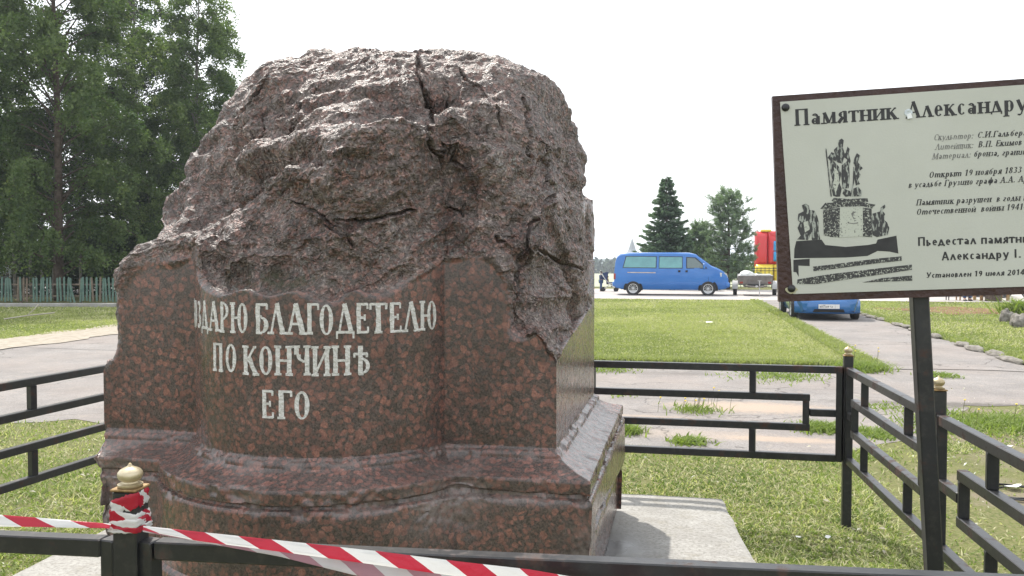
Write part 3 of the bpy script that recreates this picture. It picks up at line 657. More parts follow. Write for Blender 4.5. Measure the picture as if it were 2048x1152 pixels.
# ---- cracks: polylines in photo pixels brought to the stone's face
cracks = [([(838,96),(836,135),(842,170),(848,200),(850,212),(862,232),(862,262),(866,300),(885,318),(888,350),(891,385),(890,412)], .010, .05),
 ([(866,300),(900,322),(928,338)], .008, .035), ([(585,398),(612,418),(640,430),(665,452),(690,462)], .008, .03), ([(665,440),(720,448),(745,443),(790,430),(838,418)], .010, .045),
 ([(690,462),(700,482),(706,498)], .007, .03), ([(645,448),(680,470),(715,463)], .007, .025), ([(640,160),(612,195),(590,235),(575,268)], .011, .05), ([(575,268),(560,285),(520,290)], .009, .03),
 ([(525,232),(528,262),(510,290)], .007, .03), ([(1052,190),(1056,230),(1060,262),(1066,275),(1064,320),(1060,355)], .009, .045), ([(1066,275),(1092,292),(1108,330),(1112,380),(1108,410)], .008, .035),
 ([(990,472),(1012,484)], .011, .03), ([(1110,480),(1106,520),(1110,560),(1114,580)], .009, .04), ([(855,205),(850,240)], .007, .03), ([(1100,330),(1108,400),(1112,470)], .006, .03),
 ([(890,412),(915,422),(925,430)], .008, .03), ([(926,345),(948,384)], .006, .02), ([(540,150),(500,205),(470,240)], .009, .035), ([(905,130),(950,170),(975,190)], .007, .03), ([(620,120),(560,135)], .007, .03),
 ([(885,470),(889,520),(888,590),(890,700)], .0035, .012), ([(996,210),(1000,240),(1010,262)], .007, .03), ([(1150,498),(1182,545)], .007, .03), ([(1120,390),(1116,470),(1140,520)], .007, .03)]
ck = np.zeros(len(act)); rr_ = random.Random(5)
for pl, wd, dp in cracks:
    wd *= .72; dp *= .75
    L = []
    for (px, py) in pl:
        y_ = .1
        for _ in range(8): xx, zz = px2m(px, py, y_); y_ = float(max(Fmap(np.array([xx]), np.array([zz]))[0], front_y(min(abs(xx), 1.12))))
        L.append((xx, zz))
    fine_ = []
    for (a0, b0), (a1, b1) in zip(L[:-1], L[1:]):
        k = max(2, int(math.hypot(a1 - a0, b1 - b0) / .025))
        for i in range(k): j = 0 if i == 0 else .006; fine_.append((a0 + (a1 - a0) * i / k + rr_.gauss(0, j), b0 + (b1 - b0) * i / k + rr_.gauss(0, j)))
    fine_.append(L[-1]); fx = np.array(fine_)
    sel = np.where((Pa[:, 0] > fx[:, 0].min() - .05) & (Pa[:, 0] < fx[:, 0].max() + .05) & (Pa[:, 2] > fx[:, 1].min() - .05) & (Pa[:, 2] < fx[:, 1].max() + .05) & (Pa[:, 1] < 1.0))[0]
    if len(sel) == 0: continue
    q2 = Pa[sel][:, [0, 2]]; dm = np.full(len(sel), 9.); m_ = len(fx) - 1
    for i in range(m_):
        a0 = fx[i]; ab = fx[i + 1] - a0; t = np.clip(((q2 - a0) @ ab) / max(ab @ ab, 1e-9), 0, 1); d = np.hypot(*(q2 - a0 - t[:, None] * ab).T)
        wloc = 1 - .75 * abs((i + t) / m_ * 2 - 1) ** 2; dm = np.minimum(dm, d / np.maximum(wloc, .2))
    cc = np.exp(-(dm / wd) ** 2); ck[sel] = np.maximum(ck[sel], cc * min(1, dp / .03)); disp[sel] -= dp * cc * (.3 + .7 * big[sel]); disp[sel] += .010 * np.exp(-((dm - 2.2 * wd) / (1.5 * wd)) ** 2) * big[sel]
# hollow below the broken nose
PA[act] += nrm[act] * disp[:, None]
crack = np.zeros(len(PA)); crack[act] = np.clip(ck * 1.0, 0, 1) * .4
moss = np.zeros(len(PA))
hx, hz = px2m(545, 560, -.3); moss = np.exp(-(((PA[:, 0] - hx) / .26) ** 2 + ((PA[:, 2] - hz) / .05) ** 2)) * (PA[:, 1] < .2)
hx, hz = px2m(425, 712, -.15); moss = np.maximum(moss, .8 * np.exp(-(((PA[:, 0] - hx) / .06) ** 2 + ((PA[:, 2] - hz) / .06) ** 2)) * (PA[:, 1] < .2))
V = m2w_np(PA); idx = np.arange(NRW * NC).reshape(NRW, NC)
F = np.stack([idx[:-1], np.roll(idx, -1, 1)[:-1], np.roll(idx, -1, 1)[1:], idx[1:]], 3 - 1).reshape(-1, 4) if False else np.stack([idx[:-1].ravel(), np.roll(idx, -1, 1)[:-1].ravel(), np.roll(idx, -1, 1)[1:].ravel(), idx[1:].ravel()], 1)
F = F[:, ::-1]
base_c = Vector((float(V[:, 0].mean()), float(V[:, 1].mean()), .2))
mono = empty('granite_monument', base_c, 0, 'broken red granite pedestal with a rough boulder-like top and white carved lettering', 'monument')
stone = mk_np('pedestal_block', V - np.array(base_c), F, M['granite'], mono, True)
set_attr(stone, 'rough', rough); set_attr(stone, 'chip', chip * .8); set_attr(stone, 'crack', crack); set_attr(stone, 'moss', moss)
try: stone.data.set_sharp_from_angle(angle=R(38))
except Exception as e_: print(e_)
print('monument verts', len(V))

# ---------------------------------------------------------------- stroke lettering
T_, t_ = .165, .07
def sf(x, y, w_=.30): return ('l', x - w_ / 2, y, x + w_ / 2, y, .06)
GL = {  # width, strokes; l = straight (x0,y0,x1,y1,thickness factor name), o = arc(cx,cy,rx,ry,a0,a1)
 'П': (.80, [('l',.17,0,.17,1,'T'),('l',.63,0,.63,1,'T'),('l',.1,.96,.7,.96,'t'),'s.17,0','s.63,0']),
 'Л': (.80, [('l',.12,0,.38,1,'t'),('l',.38,1,.66,0,'T'),'s.10,0','s.66,0']),
 'А': (.80, [('l',.12,0,.38,1,'t'),('l',.38,1,.66,0,'T'),('l',.2,.34,.56,.34,'t'),'s.12,0','s.66,0']),
 'О': (.82, [('o',.41,.5,.30,.5,0,360)]), 'С': (.72, [('o',.41,.5,.30,.5,50,310),('l',.62,.72,.62,.94,'t')]),
 'И': (.86, [('l',.17,0,.17,1,'T'),('l',.68,0,.68,1,'T'),('l',.2,.1,.66,.9,'t'),'s.17,0','s.68,0','s.17,1','s.68,1']),
 'Й': (.86, [('l',.17,0,.17,1,'T'),('l',.68,0,.68,1,'T'),('l',.2,.1,.66,.9,'t'),'s.17,0','s.68,0',('o',.42,1.28,.16,.12,200,340)]),
 'Г': (.62, [('l',.17,0,.17,1,'T'),('l',.1,.96,.56,.96,'t'),('l',.56,.98,.56,.78,'t'),'s.17,0']),
 'В': (.72, [('l',.17,0,.17,1,'T'),('o',.32,.75,.24,.23,-90,90),('o',.32,.27,.30,.25,-90,90),('l',.1,.97,.34,.97,'t'),('l',.17,.51,.34,.51,'t'),('l',.1,.03,.34,.03,'t')]),
 'Е': (.66, [('l',.17,0,.17,1,'T'),('l',.1,.96,.56,.96,'t'),('l',.17,.52,.44,.52,'t'),('l',.1,.04,.58,.04,'t'),('l',.56,.98,.56,.80,'t'),('l',.58,.02,.58,.22,'t'),('l',.44,.42,.44,.62,'t')]),
 'М': (.98, [('l',.14,0,.17,1,'t'),('l',.17,1,.47,.05,'T'),('l',.47,.05,.78,1,'t'),('l',.80,0,.80,1,'T'),'s.14,0','s.80,0']),
 'Б': (.72, [('l',.17,0,.17,1,'T'),('o',.32,.29,.30,.27,-90,90),('l',.1,.96,.56,.96,'t'),('l',.56,.98,.56,.80,'t'),('l',.17,.56,.34,.56,'t'),('l',.1,.03,.34,.03,'t')]),
 'К': (.80, [('l',.17,0,.17,1,'T'),('l',.24,.48,.60,.97,'t'),('l',.34,.6,.66,0,'T'),'s.17,0','s.17,1','s.66,0',('l',.54,.96,.68,.96,'t')]),
 'Д': (.84, [('l',.18,.1,.38,1,'t'),('l',.38,1,.64,.1,'T'),('l',.06,.07,.76,.07,'t'),('l',.08,.1,.08,-.14,'t'),('l',.74,.1,.74,-.14,'t')]),
 'Н': (.84, [('l',.17,0,.17,1,'T'),('l',.66,0,.66,1,'T'),('l',.2,.5,.64,.5,'t'),'s.17,0','s.66,0','s.17,1','s.66,1']),
 'Т': (.76, [('l',.38,0,.38,1,'T'),('l',.08,.96,.68,.96,'t'),('l',.08,.98,.08,.78,'t'),('l',.68,.98,.68,.78,'t'),'s.38,0']),
 'Ю': (1.10, [('l',.17,0,.17,1,'T'),('o',.72,.5,.27,.5,0,360),('l',.2,.5,.48,.5,'t'),'s.17,0','s.17,1']),
 'Ч': (.80, [('l',.62,0,.62,1,'T'),('l',.17,1,.17,.7,'T'),('o',.42,.70,.25,.24,180,275),('l',.42,.46,.62,.50,'t'),'s.62,0','s.17,1','s.62,1']),
 'Ѣ': (.80, [('l',.30,0,.30,1,'T'),('o',.40,.30,.28,.27,-90,90),('l',.04,.72,.58,.72,'t'),('l',.06,.74,.06,.6,'t'),('l',.56,.74,.56,.6,'t'),('l',.30,.57,.42,.57,'t'),('l',.24,.03,.42,.03,'t')]),
 'Р': (.68, [('l',.17,0,.17,1,'T'),('o',.32,.72,.27,.26,-90,90),('l',.1,.98,.34,.98,'t'),('l',.17,.46,.34,.46,'t'),'s.17,0']),
 'З': (.62, [('o',.28,.75,.22,.23,-90,140),('o',.28,.27,.27,.25,-140,90)]),
 'У': (.78, [('l',.12,1,.42,.3,'T'),('l',.64,1,.36,.1,'t'),('o',.24,.12,.14,.1,180,350),'s.12,1','s.64,1']),
 'Ы': (1.0, [('l',.17,0,.17,1,'T'),('o',.30,.29,.27,.27,-90,90),('l',.17,.56,.32,.56,'t'),('l',.1,.03,.32,.03,'t'),('l',.84,0,.84,1,'T'),'s.84,0','s.84,1','s.17,1']),
 'Ь': (.70, [('l',.17,0,.17,1,'T'),('o',.30,.29,.28,.27,-90,90),('l',.17,.56,.32,.56,'t'),('l',.1,.03,.32,.03,'t'),'s.17,1']),
 'Я': (.74, [('l',.57,0,.57,1,'T'),('o',.40,.72,.26,.26,90,270),('l',.4,.98,.62,.98,'t'),('l',.4,.46,.6,.46,'t'),('l',.40,.46,.12,0,'T'),'s.57,0']),
 'Ш': (1.1, [('l',.17,0,.17,1,'T'),('l',.54,0,.54,1,'T'),('l',.91,0,.91,1,'T'),('l',.1,.04,.98,.04,'t'),'s.17,1','s.54,1','s.91,1']),
 'Щ': (1.14, [('l',.17,0,.17,1,'T'),('l',.54,0,.54,1,'T'),('l',.91,0,.91,1,'T'),('l',.1,.04,1.04,.04,'t'),('l',1.04,.05,1.04,-.2,'t'),'s.17,1','s.54,1','s.91,1']),
 'Ф': (.96, [('l',.48,-.0,.48,1,'T'),('o',.48,.5,.38,.3,0,360),'s.48,0','s.48,1']),
 'I': (.42, [('l',.2,0,.2,1,'T'),'s.2,0','s.2,1']),
 '1': (.56, [('l',.3,0,.3,1,'T'),('l',.1,.78,.3,.98,'t'),'s.3,0']), '9': (.62, [('o',.3,.68,.23,.3,0,360),('o',.2,.5,.33,.5,-80,20)]), '8': (.62, [('o',.3,.74,.2,.24,0,360),('o',.3,.26,.24,.26,0,360)]),
 '3': (.6, [('o',.28,.75,.22,.23,-90,140),('o',.28,.27,.25,.25,-140,90)]), '4': (.64, [('l',.42,0,.42,1,'T'),('l',.42,1,.08,.3,'t'),('l',.06,.3,.6,.3,'t')]), '2': (.6, [('o',.28,.72,.23,.26,-40,160),('l',.46,.56,.08,.05,'t'),('l',.06,.05,.54,.05,'T')]),
 '0': (.62, [('o',.3,.5,.23,.5,0,360)]), '5': (.6, [('o',.28,.32,.25,.31,-140,110),('l',.14,.98,.5,.98,'T'),('l',.15,1,.12,.55,'t')]), '7': (.56, [('l',.06,.95,.5,.95,'T'),('l',.5,.95,.2,0,'t')]),
 '.': (.34, [('l',.16,0,.16,.14,'T')]), ':': (.34, [('l',.16,0,.16,.14,'T'),('l',.16,.5,.16,.64,'T')]), ',': (.34, [('l',.18,.12,.1,-.14,'T')]), '-': (.42, [('l',.08,.36,.36,.36,'T')]), ' ': (.36, []),
 'а': (.60, [('o',.26,.2,.17,.19,0,360),('l',.42,0,.42,.5,'T'),('o',.27,.5,.16,.17,0,160)]), 'е': (.58, [('o',.29,.34,.21,.34,0,315),('l',.1,.36,.5,.36,'t')]),
 'р': (.66, [('l',.17,-.28,.17,.68,'T'),('o',.33,.34,.22,.34,0,360),'s.17,-.28']), 'с': (.52, [('o',.3,.34,.21,.34,45,315)]), 'о': (.62, [('o',.31,.34,.22,.34,0,360)]),
 'у': (.62, [('l',.1,.68,.32,.05,'T'),('l',.52,.68,.26,-.18,'t'),('o',.17,-.18,.1,.08,180,350)]), 'б': (.62, [('o',.31,.32,.22,.32,0,360),('o',.44,.42,.36,.46,95,180),('l',.42,.88,.54,.98,'t')]),
 'ф': (.9, [('l',.45,-.28,.45,1,'T'),('o',.26,.34,.16,.33,0,360),('o',.64,.34,.16,.33,0,360)]),
}
ITAL = {'т': (.92, [('l',.15,0,.15,.68,'T'),('l',.45,0,.45,.6,'T'),('l',.76,0,.76,.6,'T'),('o',.30,.52,.15,.15,0,160),('o',.6,.52,.15,.15,0,160)]),
        'и': (.68, [('l',.15,.68,.15,.08,'T'),('l',.5,.68,.5,0,'T'),('o',.3,.15,.16,.14,200,340)]), 'п': (.66, [('l',.15,0,.15,.68,'T'),('l',.48,0,.48,.55,'T'),('o',.31,.52,.16,.15,0,160)]),
        'г': (.5, [('l',.12,.6,.4,.6,'t'),('l',.4,.58,.12,.12,'T'),('l',.12,.06,.4,.06,'t')])}
def glyph(ch, ital=False):
    if ital and ch in ITAL: return ITAL[ch]
    if ch in GL: return GL[ch]
    if ch.upper() in GL and ch != ch.upper():
        w_, st = GL[ch.upper()]; o = []
        for s in st:
            if isinstance(s, str): a, b = s[1:].split(','); o.append('s%f,%f' % (float(a) * .76, float(b) * .68))
            elif s[0] == 'l': o.append(('l', s[1] * .76, s[2] * .68, s[3] * .76, s[4] * .68, s[5]))
            else: o.append(('o', s[1] * .76, s[2] * .68, s[3] * .76, s[4] * .68, s[5], s[6]))
        return (w_ * .76, o)
    return (.4, [])
def glyph_polys(ch, T=T_, t=t_, serif=True, ital=False, jit=0.0, rr=None):
    w_, st = glyph(ch, ital); strips = []
    for s in st:
        if isinstance(s, str):
            if not serif: continue
            a, b = (float(v) for v in s[1:].split(',')); sw = .30 * (1 if w_ > .6 else .8)
            b = b + (.03 if b < .1 else -.03); s = ('l', a - sw / 2, b, a + sw / 2, b, 't')
        if s[0] == 'l':
            x0, y0, x1, y1 = s[1:5]; th = T if s[5] == 'T' else t; L = math.hypot(x1 - x0, y1 - y0); n = max(1, int(L / .14))
            nx, ny = -(y1 - y0) / L, (x1 - x0) / L; row = []
            for i in range(n + 1):
                f = i / n; a = th / 2 * (1 + (rr.gauss(0, jit) if rr else 0)); b = th / 2 * (1 + (rr.gauss(0, jit) if rr else 0))
                row.append(((x0 + (x1 - x0) * f + nx * a, y0 + (y1 - y0) * f + ny * a), (x0 + (x1 - x0) * f - nx * b, y0 + (y1 - y0) * f - ny * b)))
            strips.append(row)
        else:
            cx, cy, rx, ry, a0, a1 = s[1:]; n = max(6, int(abs(a1 - a0) / 20)); row = []
            for i in range(n + 1):
                an = R(a0 + (a1 - a0) * i / n); c_, s_ = math.cos(an), math.sin(an); th = t + (T - t) * abs(c_) ** 1.3
                th *= (1 + (rr.gauss(0, jit) if rr and 0 < i < n else 0))
                row.append(((cx + rx * c_, cy + ry * s_), (cx + (rx - th) * c_, cy + (ry - th * .8) * s_)))
            strips.append(row)
    return w_, strips
def add_glyph(mb, ch, place, lift=0.0, thick=.001, **kw):
    """place(x, y, h) -> world point; strokes get slightly different heights so no two lie in one plane"""
    w_, strips = glyph_polys(ch, **kw)
    for k, row in enumerate(strips):
        h = lift + thick + k * .00012; V = []; F = []; n = len(row)
        for (a, b) in row: V += [place(a[0], a[1], h), place(b[0], b[1], h)]
        m = len(V)
        for (a, b) in row: V += [place(a[0], a[1], lift - .002), place(b[0], b[1], lift - .002)]
        for i in range(n - 1):
            F += [(2 * i, 2 * i + 1, 2 * i + 3, 2 * i + 2), (2 * i, 2 * i + 2, m + 2 * i + 2, m + 2 * i), (2 * i + 1, m + 2 * i + 1, m + 2 * i + 3, 2 * i + 3)]
        F += [(0, m, m + 1, 1), (2 * n - 2, 2 * n - 1, m + 2 * n - 1, m + 2 * n - 2)]
        mb.add(V, F)
    return w_
M['letter_paint'] = mat('letter_paint', (.50, .49, .46), .8, col2=(.66, .65, .62), scale=45, bump=.7, bscale=90, spec=.2)
LINES = [(1.292, .128, [('В',-61,-54.5),('О',-54,-47.5),('З',-47,-41.5),('Д',-41,-34.5),('А',-34,-26.5),('Р',-26,-20.5),('Ю',-20,-11),('Б',-8.5,-2.2),('Л',-2.6,3.6),('А',4,11),('Г',11.2,15.6),('О',15.2,21.2),('Д',21.4,28.2),('Е',28.4,33.2),('Т',33.2,40),('Е',40.6,45.6),('Л',46.2,53),('Ю',53.4,62)]),
         (1.119, .122, [('П',-31,-24.5),('О',-23.5,-16.5),('К',-14,-7.2),('О',-7.4,-.8),('Н',-.6,6.2),('Ч',6.4,12.6),('И',13,19.6),('Н',20,26.8),('Ѣ',27.6,34.2)]),
         (.936, .119, [('Е',-6,-1),('Г',.4,5.8),('О',5.9,12.8)])]
rj = random.Random(11)
for zb, hc, ls in LINES:
    for ch, a0, a1 in ls:
        mb = MB(); w0 = glyph(ch)[0] - .06; dz = rj.gauss(0, .0016)
        def place(x_, y_, h_, a0=a0, a1=a1, w0=w0, zb=zb, hc=hc, dz=dz):
            an = R(a0 + (a1 - a0) * (x_ - .02) / w0); r_ = RD + h_ / KS
            P = C0 + EX * (math.sin(an) * r_) + EY * (YC - math.cos(an) * r_)
            return Vector((P.x * KS, P.y * KS, 1.6 + KS * (zb + dz + y_ * hc - 1.6))) - base_c
        add_glyph(mb, ch, place, lift=.0004, thick=.0016, T=.185, t=.085, jit=.10, rr=rj)
        o = mb.build('carved_letter', M['letter_paint'], mono)

# ---------------------------------------------------------------- concrete slab
def slab_mat():
    g = NT('weathered_concrete'); n = g.noise(2.2, 7, .65); n2 = g.noise(55, 5, .7); n3 = g.noise(9, 6, .7)
    c = g.mix(g.ramp(n, [(.35, 0.), (.65, 1.)]), (.27, .26, .24), (.38, .37, .345)); c = g.mix(g.ramp(n3, [(.52, 0.), (.7, .6)]), c, (.24, .22, .17)); c = g.mix(g.ramp(n2, [(.35, .8), (.55, 0.)]), c, (.17, .16, .145)); c = g.mix(g.ramp(g.noise(14, 7, .75), [(.55, 0.), (.66, .5)]), c, (.46, .45, .43))
    dark_smooth = g.attr('dark_smooth').outputs['Fac']; wf = g.math('MULTIPLY', dark_smooth, g.ramp(g.noise(6, 5), [(.3, .6), (.6, 1.)]))
    c = g.mix(wf, c, (.10, .10, .10))
    return g.set(Base_Color=c, Roughness=g.mix(wf, .85, .16), Normal=g.bump(g.mix(.5, n2, n3), g.math('SUBTRACT', .55, g.math('MULTIPLY', dark_smooth, .45)), .012))
M['concrete'] = slab_mat()
ng = 90; su = np.linspace(0, 1, ng + 1)
c0, c1, c2, c3 = (np.array(p) for p in SL)
P2 = np.array([[(c0 * (1 - a) + c1 * a) * (1 - b) + (c3 * (1 - a) + c2 * a) * b for a in su] for b in su]).reshape(-1, 2)
i_, j_ = np.divmod(np.arange(len(P2)), ng + 1); bd = np.minimum(np.minimum(i_, ng - i_), np.minimum(j_, ng - j_))
nz_ = vnoise(np.c_[P2 * 7, np.zeros(len(P2))], 61); P2 += np.where(bd == 0, 1, 0)[:, None] * (np.c_[nz_, vnoise(np.c_[P2 * 9, np.ones(len(P2))], 62)]) * .007
Z = .2 + .004 * fbm(np.c_[P2 * 6, np.zeros(len(P2))], 63, 4) - np.where(bd == 0, .008, 0); top = np.c_[P2, Z]
ring = [k for k in range(ng + 1)] + [k * (ng + 1) + ng for k in range(1, ng + 1)] + [ng * (ng + 1) + k for k in range(ng - 1, -1, -1)] + [k * (ng + 1) for k in range(ng - 1, 0, -1)]
base_v = top[ring].copy(); base_v[:, 2] = -.03
# a crack near the front right corner
ca_, cb_ = np.array(G(1414, 1094, .2))[:2], np.array(G(1462, 1079, .2))[:2]; ab = cb_ - ca_; tt = np.clip(((P2 - ca_) @ ab) / (ab @ ab), 0, 1)
dcr = np.hypot(*(P2 - ca_ - tt[:, None] * ab).T)
top[:, 2] -= .012 * np.exp(-(dcr / .012) ** 2)
Fq = [(r * (ng + 1) + c, r * (ng + 1) + c + 1, (r + 1) * (ng + 1) + c + 1, (r + 1) * (ng + 1) + c) for r in range(ng) for c in range(ng)]
nt_ = len(top); nr_ = len(ring)
Fq += [(ring[k], nt_ + k, nt_ + (k + 1) % nr_, ring[(k + 1) % nr_]) for k in range(nr_)]
Vs = np.r_[top, base_v]
slab = mk('concrete_slab', [tuple(v) for v in Vs], Fq, M['concrete'], None, True); smooth_ang(slab, 14)
tag(slab, 'pale weathered concrete slab lying under the granite monument', 'concrete slab')
wp = np.array(G(1235, 1100, .2))[:2]; dark_smooth = np.exp(-(((Vs[:, 0] - wp[0]) / .16) ** 2 + ((Vs[:, 1] - wp[1]) / .28) ** 2)) * 1.2  # darker, smoother patch on the slab right of the stone
set_attr(slab, 'dark_smooth', np.clip(dark_smooth, 0, 1))
cm = MB(); za = [G(x_, y_, .2) for x_, y_ in ((1412, 1097), (1418, 1090), (1432, 1086), (1445, 1085), (1463, 1078))]
# ================================================================ iron fence round the monument
ZR0 = (.415, .595, .775, .945)
def finial_mb(c, s=1.0):
    p = [(.0285, 0), (.031, .004), (.031, .009), (.021, .013), (.0195, .018), (.0255, .023), (.0300, .031), (.0315, .040), (.0300, .048), (.0250, .056), (.0165, .062), (.009, .066), (.0055, .070), (.004, .075), (.0005, .078)]
    mb = MB(); mb.lathe([(a * s, b * .70) for a, b in p], 24, Matrix.Translation(c)); return mb
def fence_side(label, P0_, P1_, posts, panels, postw=.052, up=.03, dz=0.0, fs=.78):
    """posts: distances along the side; panels: (start, end) distances; alike rails share mesh data"""
    P0_ = Vector((*P0_, 0)); P1_ = Vector((*P1_, 0)); d = (P1_ - P0_).normalized(); ang = math.atan2(d.y, d.x)
    r = empty('iron_fence', P0_, ang, label, 'fence')
    for s in posts:
        mb = MB(); mb.box((s, 0, .49 + up / 2), (postw, postw, 1.02 + up), bev=.004); po = mb.build('post', M['iron'], r)
        mb = MB(); mb.box((s, 0, 1.0025 + up), (postw + .006, postw + .006, .006), bev=.002); mb.build('post_cap', M['weld'], po)
        o = finial_mb((s, 0, 1.006 + up), fs).build('finial', M['brass'], po); smooth_ang(o, 50)
    for pn_ in panels:
        a, b = pn_[:2]; ins, st = pn_[2:] if len(pn_) > 2 else (.26, .55)
        H = .042; T = .040; ZR = [z_ + dz for z_ in ZR0]; CON = .685 + dz; L = b - a
        def rail(x0, x1, z): m_ = MB(); m_.bar((x0, 0, z), (x1, 0, z), T, H); m_.build('rail', M['iron'], r)
        def stub(x, z0, z1, nm='stub'): m_ = MB(); m_.bar((x, 0, z0), (x, 0, z1), T - .003, H - .003); m_.build(nm, M['iron'], r)
        for x in (a + H / 2, b - H / 2): stub(x, ZR[0] - H / 2 + .001, ZR[3] + H / 2 - .001, 'panel_upright')
        rail(a + H - .002, b - H + .002, ZR[3]); rail(a + H - .002, b - H + .002, ZR[0])
        rail(a + ins - H / 2, b - ins + H / 2, ZR[1]); rail(a + ins - H / 2, b - ins + H / 2, ZR[2])
        for x in (a + ins, b - ins): stub(x, ZR[1] + H / 2 - .001, ZR[2] - H / 2 + .001)
        rail(a + H - .001, a + ins - H / 2 + .001, CON); rail(b - ins + H / 2 - .001, b - H + .001, CON)
        for x in (a + st, b - st):
            if st < L / 2: stub(x, ZR[0] + H / 2 - .001, ZR[1] - H / 2 + .001); stub(x, ZR[2] + H / 2 - .001, ZR[3] - H / 2 + .001)
    return r
BR, BL = (2.0, 5.04), (-2.263, 5.93); FR, FL = (1.49, 1.655), (-3.15, 2.24)
Lb = math.dist(BR, BL); pw = .026
fence_side('black meander fence behind the monument, facing the lawn and van', BR, BL, [0, 2.07], [(pw, 2.07 - pw, .21, .52), (2.07 + pw, Lb - pw)])
# right side: camera sees the post at 3.52 m
dr = Vector((FR[0] - BR[0], FR[1] - BR[1])); Lr = dr.length
fence_side('black meander fence on the right, running past the sign post', BR, FR, [1.545, 3.42], [(pw, 1.545 - pw, .15, .36), (1.545 + pw, 3.42 - pw, .27, .53)], up=.06)
dl = math.dist(BL, FL)
fence_side('black meander fence on the left between monument and road', BL, FL, [0, 1.98, dl], [(pw, 1.98 - pw), (1.98 + pw, dl - pw)])
df = Vector((FR[0] - FL[0], FR[1] - FL[1])); Lf = df.length; sm = (Vector((-.885, 1.953)) - Vector(FL)).length
ff = fence_side('black fence in front with tape tied round its brass topped post', FL, FR, [sm], [(pw, sm - pw), (sm + pw, Lf - pw - .03)], .058, .070, -.012, .90)

# ================================================================ barrier tape
def tape_mat():
    g = NT('barrier_tape'); uv = g.n('UVMap').outputs[0]; s = g.n('SeparateXYZ', {0: uv})
    k = g.math('ADD', s.outputs[0], g.math('MULTIPLY', s.outputs[1], .055)); f = g.math('FRACT', g.math('DIVIDE', k, .16)); m_ = g.math('GREATER_THAN', f, .5)
    c = g.mix(m_, (.80, .79, .78), (.50, .018, .045))
    g.set(Base_Color=c, Roughness=.32, Specular_IOR_Level=.5, Normal=g.bump(g.noise(30, 4), .35, .01))
    tr = g.n('BsdfTranslucent'); g.t.links.new(c, tr.inputs['Color']); ms = g.n('MixShader', {0: .38}); g.t.links.new(g.b.outputs[0], ms.inputs[1]); g.t.links.new(tr.outputs[0], ms.inputs[2])
    g.t.links.new(ms.outputs[0], g.t.nodes['Material Output'].inputs['Surface']); return g.m
M['tape'] = tape_mat()
def ribbon(name, ctr, up, width, parent=None, u0=0.0, m=None, crease=.0):
    """ctr: points, up: per-point edge direction, width per point; cross-section of 5 points"""
    V = []; F = []; UVs = []; s = u0; nC = 5
    for i, (c, e, wd) in enumerate(zip(ctr, up, width)):
        if i: s += (c - ctr[i - 1]).length
        t = (ctr[min(i + 1, len(ctr) - 1)] - ctr[max(0, i - 1)]).normalized(); nn = t.cross(e).normalized()
        for k in range(nC):
            f = k / (nC - 1); V.append(c + e * (f - .5) * wd + nn * crease * (1 if k % 2 else -1) * (1 + .6 * math.sin(s * 40))); UVs.append((s, f))
    for i in range(len(ctr) - 1):
        for k in range(nC - 1): F.append((i * nC + k, i * nC + nC + k, i * nC + nC + k + 1, i * nC + k + 1))
    o = mk(name, V, F, m or M['tape'], parent, True); ul = o.data.uv_layers.new(name='UVMap')
    for p_ in o.data.polygons:
        for li, vi in zip(p_.loop_indices, p_.vertices): ul.data[li].uv = UVs[vi]
    return o
def strand(pxs, nseg=60):
    """pxs: (px, py_centre, distance, width in m, edge tilt)"""
    out_c, out_e, out_w = [], [], []; n = len(pxs)
    for i in range(nseg + 1):
        f = i / nseg * (n - 1); k = min(int(f), n - 2); f -= k; a, b = pxs[k], pxs[k + 1]; q = [a[j] * (1 - f) + b[j] * f for j in range(5)]
        out_c.append(W(q[0], q[1], q[2])); out_e.append(Vector((0, math.sin(q[4]), math.cos(q[4])))); out_w.append(q[3])
    return out_c, out_e, out_w
tp = empty('barrier_tape', (-.885, 1.953, .9), 0, 'red and white striped barrier tape wrapped round the front post', 'barrier tape')
def rel(o, root): o.parent = root; o.matrix_parent_inverse = Matrix.Translation(-root.location); return o
a_ = strand([(-260, 1010, 1.95, .026, .5), (0, 1041, 1.93, .026, .45), (130, 1047, 1.92, .018, .7), (221, 1052, 1.915, .012, .9)])
rel(ribbon('left_run', *a_, u0=.03, crease=.0012), tp)
a_ = strand([(286, 1056, 1.905, .010, .5), (400, 1073, 1.89, .020, .4), (560, 1092, 1.86, .024, .35), (760, 1117, 1.82, .029, .25), (900, 1136, 1.79, .031, .2), (1060, 1158, 1.76, .038, .2), (1500, 1235, 1.66, .04, .2)])
rel(ribbon('upper_run', *a_, u0=.12, crease=.0010), tp)
a_ = strand([(286, 1060, 1.915, .008, .5), (420, 1082, 1.905, .012, .4), (560, 1104, 1.885, .020, .35), (700, 1132, 1.85, .034, .25), (860, 1162, 1.82, .040, .2), (1300, 1250, 1.70, .04, .2)])
g2 = NT('thin_tape'); u_ = g2.n('SeparateXYZ', {0: g2.n('UVMap').outputs[0]}); k_ = g2.math('GREATER_THAN', g2.math('FRACT', g2.math('DIVIDE', g2.math('ADD', u_.outputs[0], g2.math('MULTIPLY', u_.outputs[1], .055)), .16)), .5)
M['tape_thin'] = g2.set(Base_Color=g2.mix(k_, (.62, .60, .62), (.40, .20, .25)), Roughness=.4, Alpha=.72)
rel(ribbon('lower_run', *a_, u0=.05, m=M['tape_thin'], crease=.0008), tp)
